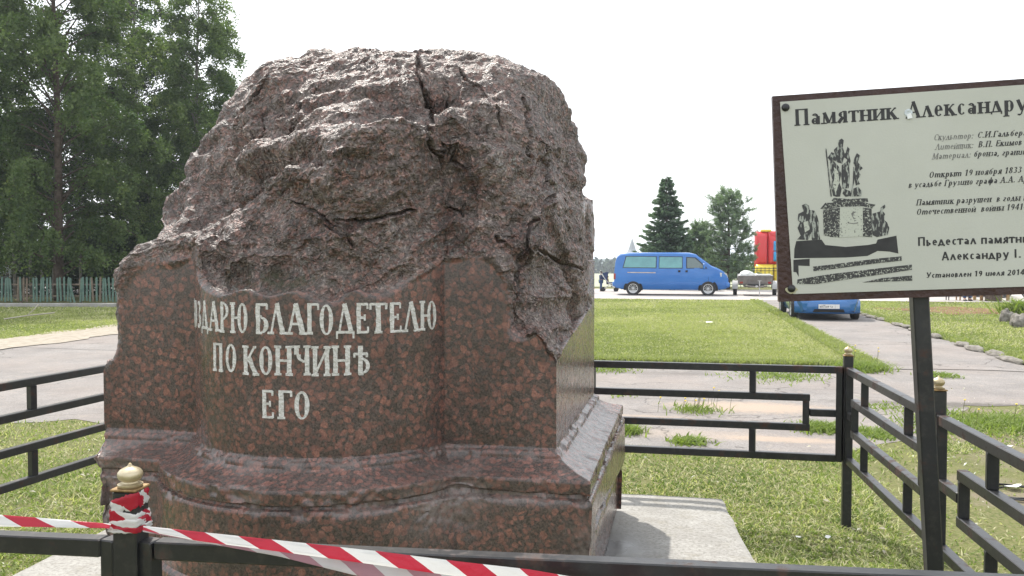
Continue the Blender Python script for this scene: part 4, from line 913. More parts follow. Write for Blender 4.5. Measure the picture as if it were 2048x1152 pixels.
# turns round the post: four flattened, creased loops of different height and slant
rt = random.Random(3); pc = Vector((-.885, 1.953, 0)); pa = math.atan2(df.y, df.x)
for j, (zc, wd, sl, off) in enumerate(((1.052, .036, .30, .0315), (1.022, .026, -.14, .0332), (1.006, .020, .10, .0348), (.994, .014, .0, .0362))):
    c_, e_, w_ = [], [], []
    for i in range(45):
        t = i / 44 * 2 * math.pi * 1.02; sx, sy = math.cos(t), math.sin(t); mm = max(abs(sx), abs(sy)); rr = off / mm * (1 if mm > .80 else .965)
        x_, y_ = sx * rr, sy * rr; P = pc + Vector((x_ * math.cos(pa) - y_ * math.sin(pa), x_ * math.sin(pa) + y_ * math.cos(pa), zc - .01 + sl * x_ + rt.gauss(0, .0012)))
        c_.append(P); e_.append(Vector((0, 0, 1))); w_.append(wd * (1 + rt.gauss(0, .08)))
    rel(ribbon('wrapped_turn', c_, e_, w_, u0=(.03, .09, .10, .0)[j], crease=.0014), tp)

# ================================================================ information sign
SG = empty('information_sign', (0, 0, 0), 0, 'pale printed sign with black text on a leaning black post', 'sign')
SA_ = W(1545, 192, 2.72); Sd = (W(2150, 150, 2.72 / 1.056) - SA_); Sd.z = 0; Sd.normalize(); Sn = Vector((Sd.y, -Sd.x, 0))
if Sn.y > 0: Sn = -Sn
def SP(px, py, off=0.0):
    """photo pixel on the sign's own plane -> point, lifted off the plane towards the reader"""
    r = ray(px, py); o_ = Vector((0, 0, 1.6)); A_ = SA_ + Sn * off; t = (A_ - o_).dot(Sn) / r.dot(Sn); return o_ + r * t
def SL_(p): d_ = p - SA_; return d_.dot(Sd), d_.z
def sgn(s, t, off=0.0): return SA_ + Sd * s + Vector((0, 0, t)) + Sn * off
q_ = [SL_(SP(*p)) for p in ((1545, 192), (2048, 157), (2048, 589), (1558, 604))]
lean = math.atan2(q_[1][1] - q_[0][1], q_[1][0] - q_[0][0]); hgt = q_[0][1] - q_[3][1]; SWID = .98
cl_, sl_ = math.cos(lean), math.sin(lean)
def sgr(s, t, off=0.0): return sgn(s * cl_ - t * sl_, s * sl_ + t * cl_, off)     # in the leaning sign's own axes: s right, t up (0..-hgt)
M['brown_iron'] = mat('brown_painted_iron', (.028, .012, .011), .45, col2=(.05, .022, .018), scale=9, bump=.3, bscale=60)
M['plate'] = mat('sign_plate', (.435, .445, .40), .42, col2=(.475, .485, .44), scale=2.5, bump=.05, bscale=200, spec=.4)
M['ink'] = mat('sign_ink', (.018, .018, .02), .5, col2=(.03, .03, .032), scale=30)
M['ink_pale'] = mat('faded_ink', (.11, .11, .105), .5, col2=(.2, .2, .19), scale=60)
fw = .030
def slab4(name, s0, s1, t0, t1, o0, o1, m, parent=SG, bev=False):
    mb = MB(); mb.prism([sgr(s0, t0, o0), sgr(s1, t0, o0), sgr(s1, t1, o0), sgr(s0, t1, o0)], Sn * (o1 - o0)); return mb.build(name, m, parent)
slab4('frame_rail', 0, SWID, 0, -fw, -.030, -.002, M['brown_iron']); slab4('frame_rail', 0, SWID, -hgt + fw * 1.15, -hgt, -.030, -.002, M['brown_iron'])
slab4('frame_side', 0, .052, -fw, -hgt + fw * 1.15, -.030, -.0022, M['brown_iron']); slab4('frame_side', SWID - fw, SWID, -fw, -hgt + fw * 1.15, -.030, -.0022, M['brown_iron'])
pt0 = [SL_(SP(*p)) for p in ((1560, 204), (1587, 588))]
def unr(s, t): return (s * cl_ + t * sl_, -s * sl_ + t * cl_)
ps, pt_ = unr(*pt0[0]); ps2, pt2 = unr(*pt0[1])
plate = MB(); Lp = [sgr(ps + .0, pt_, -.002), sgr(SWID - .02, pt_ + .002, -.002), sgr(SWID - .02, pt2, -.002), sgr(ps2 - .001, pt2, -.002)]; plate.prism(Lp, Sn * .004).build('printed_plate', M['plate'], SG)
for px, py in ((1571, 215), (1583, 577)):
    c_ = SP(px, py, .002); mb = MB(); Mx = Matrix((Sd, Vector((0, 0, 1)), -Sn)).transposed().to_4x4(); Mx = Matrix((Sd, Vector((0, 0, 1)).cross(Sd) * -1, Sn)).transposed().to_4x4() if False else Matrix((Sd, Sn.cross(Sd), Sn)).transposed().to_4x4(); Mx.translation = c_
    mb.lathe([(.0125, 0), (.0125, .002), (.010, .006), (.004, .008)], 16, Mx); o = mb.build('bolt', M['iron'], SG); smooth_ang(o, 40)
    if py > 300:
        r9 = random.Random(2); mb = MB(); mb.prism([SP(px + r9.uniform(.8, 1.15) * 12 * math.cos(t), py + 3 + r9.uniform(.8, 1.15) * 8 * math.sin(t), .0021) for t in np.linspace(0, 6.28, 15)[:-1]], Sn * .0003); mb.build('rust_stain', mat('rust_stain', (.40, .37, .20), .7, col2=(.42, .42, .32), scale=90), SG)
# bullet-like dent with a flap of pale foil
c_ = SP(1817, 226, .0022); mb = MB(); Mx = Matrix((Sd, Sn.cross(Sd), Sn)).transposed().to_4x4(); Mx.translation = c_
mb.lathe([(.0125, 0), (.011, .0022), (.007, .0026), (.004, .0014)], 13, Mx); mb.build('dent', mat('torn_foil', (.5, .55, .58), .5, var=.2, scale=80), SG)
mb = MB(); mb.prism([SP(1814, 228, .004), SP(1822, 226, .005), SP(1825, 236, .007), SP(1815, 238, .006)], Sn * .001); mb.build('foil_flap', mat('white_flap', (.7, .72, .72), .5), SG)
# printed text
def ptext(s, p0, p1, capx, mt, part='printed_text', T=.2, t=.06, serif=True, ital=0.0, tiny=False, fit=True, lift=.0022):
    """text from pixel p0 to p1 along its baseline, cap height capx pixels"""
    a = Vector(SL_(SP(*p0))); b = Vector(SL_(SP(*p1))); u = b - a; Ln = u.length; u /= Ln; v = Vector((-u.y, u.x)); H_ = abs(SL_(SP(p0[0], p0[1] - capx))[1] - a[1])
    tot = sum(glyph(c, ital > 0)[0] for c in s); kx = Ln / tot; x = 0.0; mb = MB()
    for c in s:
        x0 = x
        def place(gx_, gy_, h_): q2 = a + u * (x0 + gx_ + (ital * gy_ * H_ / kx if ital else 0)) * kx + v * gy_ * H_; return sgn(q2[0], q2[1], h_)
        x += add_glyph(mb, c, place, lift=lift, thick=.0004, T=T, t=t, serif=serif, ital=ital > 0)
    return mb.build(part, mt, SG)
ptext('Памятник', (1588, 252), (1796, 238), 33, M['ink'], 'headline', T=.175, t=.07)
ptext('Александру', (1812, 237), (2056, 221), 33, M['ink'], 'headline', T=.175, t=.07)
ptext(' I', (2058, 221), (2100, 218), 33, M['ink'], 'headline', T=.175, t=.07)
I_ = dict(ital=.22, T=.165, t=.08)
ptext('Скульптор:', (1866, 281), (1946, 277), 12, M['ink_pale'], 'credits', ital=.22, T=.14, t=.07); ptext('С.И.Гальберг', (1953, 276), (2052, 271), 12, M['ink'], 'credits', **I_)
ptext('Литейщик:', (1869, 300), (1946, 296), 12, M['ink_pale'], 'credits', ital=.22, T=.14, t=.07); ptext('В.П. Екимов', (1955, 295), (2043, 290), 12, M['ink'], 'credits', **I_)
ptext('Материал:', (1863, 319), (1941, 315), 12, M['ink_pale'], 'credits', ital=.22, T=.15, t=.08); ptext('бронза, гранит', (1946, 314), (2056, 309), 12, M['ink'], 'credits', **I_)
ptext('Открыт 19 ноября 1833 года', (1856, 356), (2082, 343), 12, M['ink'], 'history_text', **I_)
ptext('в усадьбе Грузино графа А.А. Аракчеева', (1816, 376), (2112, 360), 12, M['ink'], 'history_text', **I_)
ptext('Памятник разрушен  в годы Великой', (1831, 411), (2108, 398), 12, M['ink'], 'history_text', **I_)
ptext('Отечественной  войны 1941-1945', (1831, 430), (2086, 417), 12, M['ink'], 'history_text', **I_)
S_ = dict(T=.17, t=.15, serif=False)
ptext('Пьедестал памятника', (1834, 492), (2086, 484), 17, M['ink'], 'title_text', **S_)
ptext('Александру I.', (1882, 521), (2043, 515), 17, M['ink'], 'title_text', **S_)
ptext('Установлен 19 июля 2014 г.', (1851, 556), (2066, 549), 11, M['ink'], 'date_text', ital=.12, T=.18, t=.15, serif=False)
# printed picture: a group of draped figures on a stepped pedestal, traced as flat print
g3 = NT('speckled_print'); n_ = g3.noise(170, 3, .8); M['speck'] = g3.set(Base_Color=g3.mix(g3.ramp(n_, [(.55, 0.), (.60, 1.)]), (.03, .03, .032), (.44, .46, .40)), Roughness=.5)
g3 = NT('light_speckled_print'); n_ = g3.noise(150, 3, .8); M['speck2'] = g3.set(Base_Color=g3.mix(g3.ramp(n_, [(.36, 0.), (.41, 1.)]), (.04, .04, .042), (.44, .46, .40)), Roughness=.5)
g3 = NT('engraved_print'); mpn = g3.n('Mapping', {'Vector': g3.tc, 'Scale': (150, 150, 45)}).outputs[0]; n_ = g3.n('TexNoise', {'Vector': mpn, 'Scale': 1., 'Detail': 2.}).outputs['Fac']; M['engrave'] = g3.set(Base_Color=g3.mix(g3.ramp(n_, [(.53, 0.), (.60, 1.)]), (.032, .032, .034), (.30, .32, .29)), Roughness=.5)
def zp(x, y): return (1560 + x * .3125, 240 + y * .3125)
def pic(polys, m, k=0):
    mb = MB()
    for i, pl in enumerate(polys):
        P = [SP(*zp(*p), .0024 + .0003 * k + .00006 * i) for p in pl]
        from mathutils.geometry import tessellate_polygon
        tri = tessellate_polygon([P]); n = len(P)
        F = []
        for t in tri:
            nn = (P[t[1]] - P[t[0]]).cross(P[t[2]] - P[t[0]]); F.append(tuple(t) if nn.dot(Sn) > 0 else tuple(t[::-1]))
        mb.add(P, F)
    o = mb.build('printed_picture', m, SG); o['kind'] = 'stuff'; return o
pic([[(90,885),(92,825),(104,775),(265,765),(290,800),(420,812),(560,800),(615,790),(625,765),(745,740),(758,855),(700,842),(625,838),(560,870),(420,880),(290,882)],
     [(86,895),(190,888),(190,935),(118,932),(120,1005),(104,975),(86,972)]], M['ink'], 0)
pic([[(110,765),(132,740),(112,690),(128,655),(112,640),(118,600),(150,585),(140,545),(165,535),(185,548),(190,575),(222,580),(240,620),(250,660),(246,700),(258,765),(205,768),(196,738),(180,768)],
     [(590,600),(640,585),(645,560),(672,540),(678,555),(655,580),(672,600),(668,640),(685,655),(700,690),(690,735),(620,750),(590,735)],
     [(305,240),(330,205),(350,215),(345,190),(372,165),(375,130),(395,118),(408,130),(402,175),(412,205),(435,225),(445,262),(410,240),(400,280),(370,272),(330,250),(350,265),(322,262)],
     [(322,262),(350,268),(378,300),(392,345),(380,400),(395,440),(385,490),(362,492),(340,485),(328,430),(334,380),(322,330)],
     [(395,290),(430,262),(420,210),(432,170),(446,185),(440,215),(452,262),(444,300),(446,380),(440,436),(400,440),(392,360)],
     [(478,240),(492,212),(515,228),(505,248),(498,270),(530,308),(505,330),(516,352),(498,380),(512,410),(486,420),(470,350),(482,300),(470,275)],
     [(462,490),(468,440),(500,425),(526,460),(520,488)], [(400,470),(412,440),(450,455),(456,485),(420,492)],
     [(290,180),(298,185),(332,490),(324,492)], [(470,300),(478,302),(474,400),(455,490),(448,488),(466,398)]], M['engrave'], 1)
pic([[(258,568),(290,530),(420,528),(530,526),(612,542),(590,566),(530,552),(390,556),(300,574)], [(330,515),(345,498),(440,505),(560,500),(565,524),(340,530)],
     [(275,578),(318,572),(318,745),(280,738)], [(318,572),(384,562),(380,752),(318,748)], [(530,560),(586,568),(590,750),(530,745)],
     [(212,938),(330,925),(480,905),(640,885),(778,872),(780,900),(640,915),(480,935),(330,955),(214,968)], [(108,1050),(112,1020),(330,985),(480,968),(640,948),(844,925),(845,958),(640,990),(480,1012),(230,1050)],
     [(525,1040),(650,1012),(845,995),(847,1028)]], M['speck'], 1)
pic([[(384,562),(530,560),(530,745),(380,752)], [(150,655),(180,645),(190,700),(160,720)], [(345,300),(372,330),(380,400),(355,470),(340,420),(350,360)]], M['speck2'], 2)
pic([[(455,600),(470,584),(488,590),(474,596),(466,616),(484,634),(470,634)], [(436,656),(470,660),(500,654),(500,662),(470,666),(438,662)]], M['ink_pale'], 3)
# post of the sign
pb = G(1866, 1250); mb = MB(); tpz = SP(1839, 596, -.028)
dp_ = W(1868, 1152, 2.62) - W(1838, 600, 2.62); dirp = dp_.normalized(); topp = SP(1836, 560, -.058)
bot = topp + dirp * ((topp.z + .1) / -dirp.z)
# bar() turns its section with the world axes; rebuild it facing the sign
mb = MB(); xx = dirp; yy = Sd - xx * Sd.dot(xx); yy.normalize(); zz = xx.cross(yy); Mx = Matrix((xx, yy, zz)).transposed().to_4x4(); Mx.translation = (topp + bot) / 2
mb.box(None, ((bot - topp).length, .049, .049), M=Mx, bev=.004); mb.build('post', M['iron'], SG)
# ================================================================ trees and shrubs
M['bark'] = mat('bark', (.06, .045, .035), .9, col2=(.13, .10, .08), scale=6, bump=.8, bscale=25, spec=.1)
M['birch_bark'] = mat('birch_bark', (.10, .085, .075), .85, col2=(.32, .30, .27), scale=3.2, bump=.4, bscale=20, spec=.15)
M['birch_leaf'] = leafmat('birch_leaf', (.045, .082, .028), (.14, .19, .065), (.22, .26, .10), .34)
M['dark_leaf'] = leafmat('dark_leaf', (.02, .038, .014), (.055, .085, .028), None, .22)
M['needle'] = leafmat('spruce_needle', (.045, .08, .056), (.17, .24, .17), None, .3, .55)
M['pine_needle'] = leafmat('pine_needle', (.075, .12, .085), (.20, .26, .18), (.24, .30, .22), .35, .55)
def cards(P, size, asp, rr, droop=0.0, N0=None):
    """small leaf-sized faces at P; size (n,), facing random ways"""
    n = len(P); a = rr.normal(0, 1, (n, 3)); a[:, 2] = a[:, 2] * (1 - droop) - droop * 1.6; a /= np.linalg.norm(a, axis=1)[:, None]
    b = np.cross(a, rr.normal(0, 1, (n, 3))); b /= np.maximum(np.linalg.norm(b, axis=1), 1e-6)[:, None]
    s = size[:, None]; V = np.stack([P - a * s * .5, P + b * s * asp * .5, P + a * s * .5, P - b * s * asp * .5], 1).reshape(-1, 3)
    return V, np.arange(len(V)).reshape(-1, 4)
def foliage(name, P, size, asp, rr, m, parent, tint, droop=0.0):
    V, F = cards(P, size, asp, rr, droop); V = V - np.array(parent.location)[None]
    o = mk_np(name, V, F, m, parent); set_attr(o, 'tint', np.repeat(np.clip(tint, 0, 1), 4)); return o
def birch(px, d, H, Rm, nl, seed, label, m='birch_leaf', bark='birch_bark', z0=.10, lf=.085, group=None, name='birch_tree', tr=.16, prof=None, gap=0.0, tw=(.35, 1.1)):
    rr = np.random.default_rng(seed); r_ = random.Random(seed); b = G(px, 520 + 1.6 * FPX / d); b = Vector(((px - 1024) / FPX * d, d, 0))
    root = empty(name, b, 0, label, 'tree', group)
    trunk = [(b + Vector((.15 * math.sin(i * .7 + seed) * i / 8, .15 * math.cos(i * .9 + seed) * i / 8, -.1 + H * .97 * i / 10))) for i in range(11)]
    mb = MB(); mb.tube([p - b for p in trunk], [tr * (1 - .92 * i / 10) ** 1.0 + .012 for i in range(11)], 9); o = mb.build('trunk', M[bark], root, True)
    lb = MB(); P = []; TI = []; nb = int(30 + H * 4.5)
    for k in range(nb):
        f = z0 + (.985 - z0) * (k + r_.random()) / nb; az_ = k * 2.4 + r_.uniform(-.5, .5)
        pr = prof(f) if prof else (min(1, (f - z0 + .12) * 3.2) * (1 - max(0, (f - .4) / .62) ** 1.9)) ** .62
        L = Rm * max(.1, pr) * r_.uniform(.62, 1.12)
        z = f * H; dx, dy = math.cos(az_), math.sin(az_); rise = L * r_.uniform(.15, .6)
        limb = [Vector((dx * L * t, dy * L * t, z + rise * math.sin(t * 2.2) - .25 * L * t * t)) for t in (0, .25, .5, .75, 1)]
        lb.tube(limb, [.045 * (1 - .8 * t) * (1.1 - f * .6) for t in (0, .25, .5, .75, 1)], 5, False)
        nt_ = max(3, int(L * 5.5))
        for j in range(nt_):
            t = r_.uniform(.22, 1.0) ** .8; q = min(int(t * 4), 3); s_ = t * 4 - q; c = limb[q].lerp(limb[q + 1], s_)
            tw_l = r_.uniform(*tw) * (.5 + .5 * min(1, L / 2)); side = Vector((r_.gauss(0, .32), r_.gauss(0, .32), 0)); ncl = max(3, int(tw_l * 9)); tb = r_.random()
            for i in range(ncl):
                u = i / ncl; P.append(c + side * (u ** .6) * 1.2 + Vector((0, 0, .12 * math.sin(u * 3) - tw_l * u * u)) ); TI.append(.25 + .55 * tb * (t ** 1.0))
    lb.build('limb', M[bark], root, True)
    P = np.array([tuple(p) for p in P]); TI = np.array(TI); idx = rr.integers(0, len(P), nl)
    Q = P[idx] + rr.normal(0, .10, (nl, 3)) + np.array(b)[None]; keep = fbm(Q * .75, seed, 3) > -.42 + gap; Q = Q[keep]; ti = TI[idx][keep] + rr.normal(0, .12, keep.sum()) + .25 * fbm(Q * .6, seed + 3, 2)
    Q[:, 2] = np.maximum(Q[:, 2], .25)
    foliage('crown', Q, lf * rr.uniform(.7, 1.35, len(Q)), .72, rr, M[m], root, ti, .35)
    return root
TG = 'trees behind the green picket fence'
birch(118, 33.5, 16.5, 4.9, 150000, 11, 'tall loose green birch directly behind the picket fence, left of the monument', z0=.05, tr=.19, group=TG, gap=-.6, lf=.105, bark='bark')
birch(-95, 34, 16, 4.4, 80000, 12, 'tall green birch at the far left edge of the picture', z0=.08, tr=.2, group=TG, gap=-.4, lf=.11, bark='bark')
birch(400, 38, 13.6, 3.1, 100000, 13, 'narrow green birch whose top shows just left of the monument', m='birch_leaf', z0=.07, tr=.17, group=TG, gap=-.3, lf=.1)
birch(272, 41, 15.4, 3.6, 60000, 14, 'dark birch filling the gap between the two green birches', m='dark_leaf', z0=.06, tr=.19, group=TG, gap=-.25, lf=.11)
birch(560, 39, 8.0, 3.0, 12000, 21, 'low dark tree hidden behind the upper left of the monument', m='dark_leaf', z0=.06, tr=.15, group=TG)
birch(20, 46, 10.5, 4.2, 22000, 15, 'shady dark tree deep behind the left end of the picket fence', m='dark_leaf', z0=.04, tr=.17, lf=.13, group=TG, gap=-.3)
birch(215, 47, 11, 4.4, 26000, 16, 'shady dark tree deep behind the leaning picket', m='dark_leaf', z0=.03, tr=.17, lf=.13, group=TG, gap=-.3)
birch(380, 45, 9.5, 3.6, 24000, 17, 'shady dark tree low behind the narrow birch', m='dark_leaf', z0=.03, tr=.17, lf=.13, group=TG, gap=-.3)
# slim bare trunks standing just behind the pickets
for i, (px, d) in enumerate(((30, 35.2), (62, 35.5), (84, 36.5), (107, 35.4), (160, 37))):
    birch(px, d, 7.5 + i * .3, 1.0, 2600, 40 + i, ['slim grey trunk behind the pickets at the far left', 'slim grey trunk behind the pickets, second from the left edge', 'slim grey trunk behind the pickets, third from the left edge', 'slim grey trunk just left of the brown birch trunk', 'slim grey trunk just right of the brown birch trunk'][i],
          m='dark_leaf', z0=.42, tr=.055, group='slim trunks behind the picket fence', name='young_birch')
def bush(px, d, w_, h, n, seed, label, m='dark_leaf', cat='shrub', lf=.11, name='shrub'):
    rr = np.random.default_rng(seed); b = Vector(((px - 1024) / FPX * d, d, 0)); root = empty(name, b, 0, label, cat)
    q = rr.normal(0, 1, (n, 3)); q /= np.linalg.norm(q, axis=1)[:, None]; P = q * np.array([w_ / 2, w_ / 3, h * .5]) * rr.uniform(.55, 1.08, (n, 1)) * (1 + .28 * fbm(q * 2.2, seed, 3))[:, None]; P[:, 2] += h * .5
    P[:, 2] = np.maximum(P[:, 2], .02); foliage('leaves', P + np.array(b), lf * rr.uniform(.6, 1.3, n), .7, rr, M[m], root, rr.uniform(0, 1, n) * .8)
    mb = MB()
    for k in range(6): a = k * 1.05 + seed; mb.tube([(0, 0, -.05), (w_ * .1 * math.cos(a), w_ * .1 * math.sin(a), h * .4), (w_ * .25 * math.cos(a), w_ * .2 * math.sin(a), h * .75)], [.03, .02, .01], 5, False)
    mb.build('stems', M['bark'], root); return root
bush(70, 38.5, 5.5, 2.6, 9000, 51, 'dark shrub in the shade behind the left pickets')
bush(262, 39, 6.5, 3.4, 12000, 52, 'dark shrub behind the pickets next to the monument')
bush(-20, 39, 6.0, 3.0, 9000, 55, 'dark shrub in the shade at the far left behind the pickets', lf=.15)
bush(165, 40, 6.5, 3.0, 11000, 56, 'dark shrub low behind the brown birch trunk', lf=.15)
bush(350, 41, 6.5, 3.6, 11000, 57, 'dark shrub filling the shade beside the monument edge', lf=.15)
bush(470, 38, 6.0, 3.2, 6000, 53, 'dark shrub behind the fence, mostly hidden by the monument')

def conifer(px, d, H, Rm, seed, label, kind):
    rr = np.random.default_rng(seed); r_ = random.Random(seed); b = Vector(((px - 1024) / FPX * d, d, 0)); root = empty(kind + '_tree', b, 0, label, 'tree')
    mb = MB(); mb.tube([(0, 0, -.1), (0.02, 0, H * .5), (0, 0, H * (.99 if kind == 'spruce' else .9))], [.13, .08, .012], 8); mb.build('trunk', M['bark'], root, True)
    lb = MB(); P = []; S = []; TI = []; D = []
    if kind == 'spruce':
        nw = 34
        for w__ in range(nw):
            f = .03 + .95 * w__ / nw; z = H * f; L = Rm * (1 - f) ** 1.0 * (1 if f > .12 else .86 + f); nbr = 13 if f < .7 else 7
            for k in range(nbr):
                z = H * (f + r_.uniform(-.016, .016)); az_ = 2 * math.pi * k / nbr + w__ * .9 + r_.uniform(-.2, .2); l = L * r_.uniform(.68, 1.18) + .06; dx, dy = math.cos(az_), math.sin(az_); sag = r_.uniform(.12, .30) if f < .6 else -r_.uniform(.0, .4)
                pts_ = [Vector((dx * l * t, dy * l * t, z - sag * l * math.sin(t * 2.4) + .12 * l * t * t)) for t in (0, .33, .66, 1)]
                lb.tube(pts_, [.018, .012, .008, .003], 4, False)
                n = int(85 * l / 1.0) + 26; t = rr.uniform(.05, 1, n) ** .75; i = np.minimum((t * 3).astype(int), 2); s = t * 3 - i; A_ = np.array([tuple(p) for p in pts_]); c = A_[i] * (1 - s)[:, None] + A_[i + 1] * s[:, None]
                spread = .17 * l * (1.05 - t) + .03; lat = rr.normal(0, 1, n) * spread; c = c + np.stack([-dy * lat, dx * lat, -np.abs(rr.normal(0, .05, n)) - np.abs(lat) * .2], 1)
                P.append(c); TI.append(.15 + .55 * t * r_.uniform(.5, 1.1)); S.append(np.full(n, .17)); D.append(np.stack([np.full(n, dx) + (-dy) * np.sign(lat) * .8, np.full(n, dy) + dx * np.sign(lat) * .8, rr.normal(0, .25, n)], 1))
    else:
        nw = 15
        for w__ in range(nw):
            f = .10 + .86 * w__ / nw; z = H * f; L = Rm * (1.02 - f) ** .55 * (1 if f > .2 else .75 + f); nbr = 8 if f < .85 else 4
            for k in range(nbr):
                az_ = 2 * math.pi * k / nbr + w__ * .7 + r_.uniform(-.3, .3); l = L * r_.uniform(.55, 1.15); dx, dy = math.cos(az_), math.sin(az_); up = r_.uniform(.15, .55) * (.4 + f)
                pts_ = [Vector((dx * l * t, dy * l * t, z + up * l * t * t + .03 * math.sin(5 * t))) for t in (0, .33, .66, 1)]
                lb.tube(pts_, [.026, .018, .012, .005], 5, False)
                A_ = np.array([tuple(p) for p in pts_])
                for sub in range(int(4 + l * 5)):
                    t0 = r_.uniform(.3, 1.); i0 = min(int(t0 * 3), 2); c0_ = A_[i0] * (1 - (t0 * 3 - i0)) + A_[i0 + 1] * (t0 * 3 - i0)
                    sd = np.array([dx * .5 + r_.gauss(0, .5), dy * .5 + r_.gauss(0, .5), r_.uniform(.25, 1.0)]); sd /= np.linalg.norm(sd); sl = r_.uniform(.22, .5)
                    lb.tube([Vector(c0_), Vector(c0_ + sd * sl)], [.006, .003], 4, False)
                    n = 52; u = rr.uniform(.15, 1.05, n); c = c0_ + sd[None] * (u * sl)[:, None] + rr.normal(0, .022, (n, 3)); dd = sd[None] * .7 + rr.normal(0, .8, (n, 3))
                    P.append(c); TI.append(.2 + .6 * u * r_.uniform(.5, 1)); S.append(np.full(n, .115)); D.append(dd)
    lb.build('branches', M['bark'], root)
    P = np.concatenate(P); TI = np.concatenate(TI); S = np.concatenate(S); D = np.concatenate(D); D /= np.linalg.norm(D, axis=1)[:, None]
    bb = np.cross(D, rr.normal(0, 1, D.shape)); bb /= np.linalg.norm(bb, axis=1)[:, None]; s = (S * rr.uniform(.7, 1.2, len(S)))[:, None]; wd = .22 if kind == 'spruce' else .13
    V = np.stack([P, P + D * s * .5 + bb * s * wd, P + D * s, P + D * s * .5 - bb * s * wd], 1).reshape(-1, 3)
    o = mk_np('needles', V, np.arange(len(V)).reshape(-1, 4), M['needle' if kind == 'spruce' else 'pine_needle'], root); set_attr(o, 'tint', np.repeat(np.clip(TI + rr.normal(0, .1, len(TI)), 0, .95), 4)); return root
conifer(1332, 47, 6.35, 2.3, 61, 'dense dark conical spruce standing behind the blue van', 'spruce')
conifer(1456, 46, 5.6, 1.95, 62, 'loose bluish pine with upturned shoots right of the spruce', 'pine')
conifer(1398, 50, 3.9, 1.2, 63, 'small pine between the dark spruce and the larger pine', 'pine')
bush(1475, 62, 7, 1.7, 2500, 64, 'pale green bushes seen beneath the pine branches', 'birch_leaf', lf=.2)

# ================================================================ picket fence at left
M['green_wood'] = mat('faded_green_wood', (.07, .125, .10), .8, col2=(.16, .235, .20), scale=3.5, bump=.4, bscale=30, spec=.2)
M['bare_wood'] = mat('bare_grey_wood', (.11, .085, .06), .85, col2=(.20, .16, .12), scale=5, bump=.4, bscale=30)
pf = empty('picket_fence', (-16.5, 31.2, 0), 0, 'faded green wooden picket fence with gaps and one leaning picket', 'fence')
me_p = None; rp_ = random.Random(4); x = -20.6
while x < -9.6:
    px = 1024 + FPX * x / 31.2
    gap = any(a < px < b for a, b in ((24, 30), (59, 64), (103, 110), (146, 154)))
    if not gap:
        if me_p is None:
            mb = MB(); mb.prism([(-.034, 0, 0), (.034, 0, 0), (.034, 0, .86), (.0, 0, .90), (-.034, 0, .86)], (0, .022, 0)); pk_ = mb.build('picket', M['green_wood'], pf); me_p = pk_.data; me_b = me_p.copy(); me_b.materials.clear(); me_b.materials.append(M['bare_wood'])
        else: pk_ = bpy.data.objects.new('picket', me_b if rp_.random() < .13 else me_p); C.objects.link(pk_); pk_.parent = pf
        pk_.location = (x + 16.5, -.011 + rp_.uniform(-.006, .0), .07 + rp_.uniform(-.03, .03)); pk_.rotation_euler = (0, rp_.gauss(0, .03), 0)
    x += .118 + rp_.uniform(-.012, .02)
pk_ = bpy.data.objects.new('picket', me_p); C.objects.link(pk_); pk_.parent = pf; lx = (147 - 1024) / FPX * 31.1; pk_.location = (lx + 16.5, -.06, .04); pk_.rotation_euler = (0, -.23, 0); pk_['label'] = 'picket leaning away from its rail'
for z in (.28, .70): mb = MB(); mb.box((1.4, .05, z), (11.4, .035, .06)); mb.build('rail', M['bare_wood'], pf)
for xx in (-20.2, -18.1, -15.9, -13.9, -11.9, -10): mb = MB(); mb.box((xx + 16.5, .11, .44), (.09, .09, .95), bev=.01); mb.build('post', M['bare_wood'], pf)
kb = MB(); kb.box((-15, 28.9, .055), (16, .28, .15), rz=-.0, bev=.02); o = kb.build('kerb', M['concrete'], None); tag(o, kind='structure'); set_attr(o, 'dark_smooth', np.zeros(len(o.data.vertices)))

# ================================================================ vehicles
M['van_blue'] = mat('faded_blue_paint', (.018, .13, .42), .34, 0, col2=(.030, .16, .47), scale=1.2, coat=.5)
M['car_blue'] = mat('blue_paint', (.008, .10, .30), .25, .2, col2=(.012, .115, .33), scale=2, coat=.9)
M['black_plastic'] = mat('black_plastic', (.02, .02, .022), .55)
M['rubber'] = mat('tyre_rubber', (.018, .018, .02), .8, col2=(.04, .037, .034), scale=9)
M['alloy'] = mat('alloy', (.52, .53, .55), .3, .9)
M['glass'] = mat('window_glass', (.06, .10, .10), .05, 0, spec=.9, coat=1)
M['tint_glass'] = mat('green_tinted_glass', (.07, .22, .24), .09, .15, col2=(.10, .30, .31), scale=1.6, spec=.8, coat=.8)
M['lamp_glass'] = mat('lamp_glass', (.55, .56, .55), .12, .3, coat=1)
M['red_lamp'] = mat('red_lamp', (.28, .03, .02), .2, coat=1)
M['chassis'] = mat('dark_chassis', (.012, .012, .013), .8)
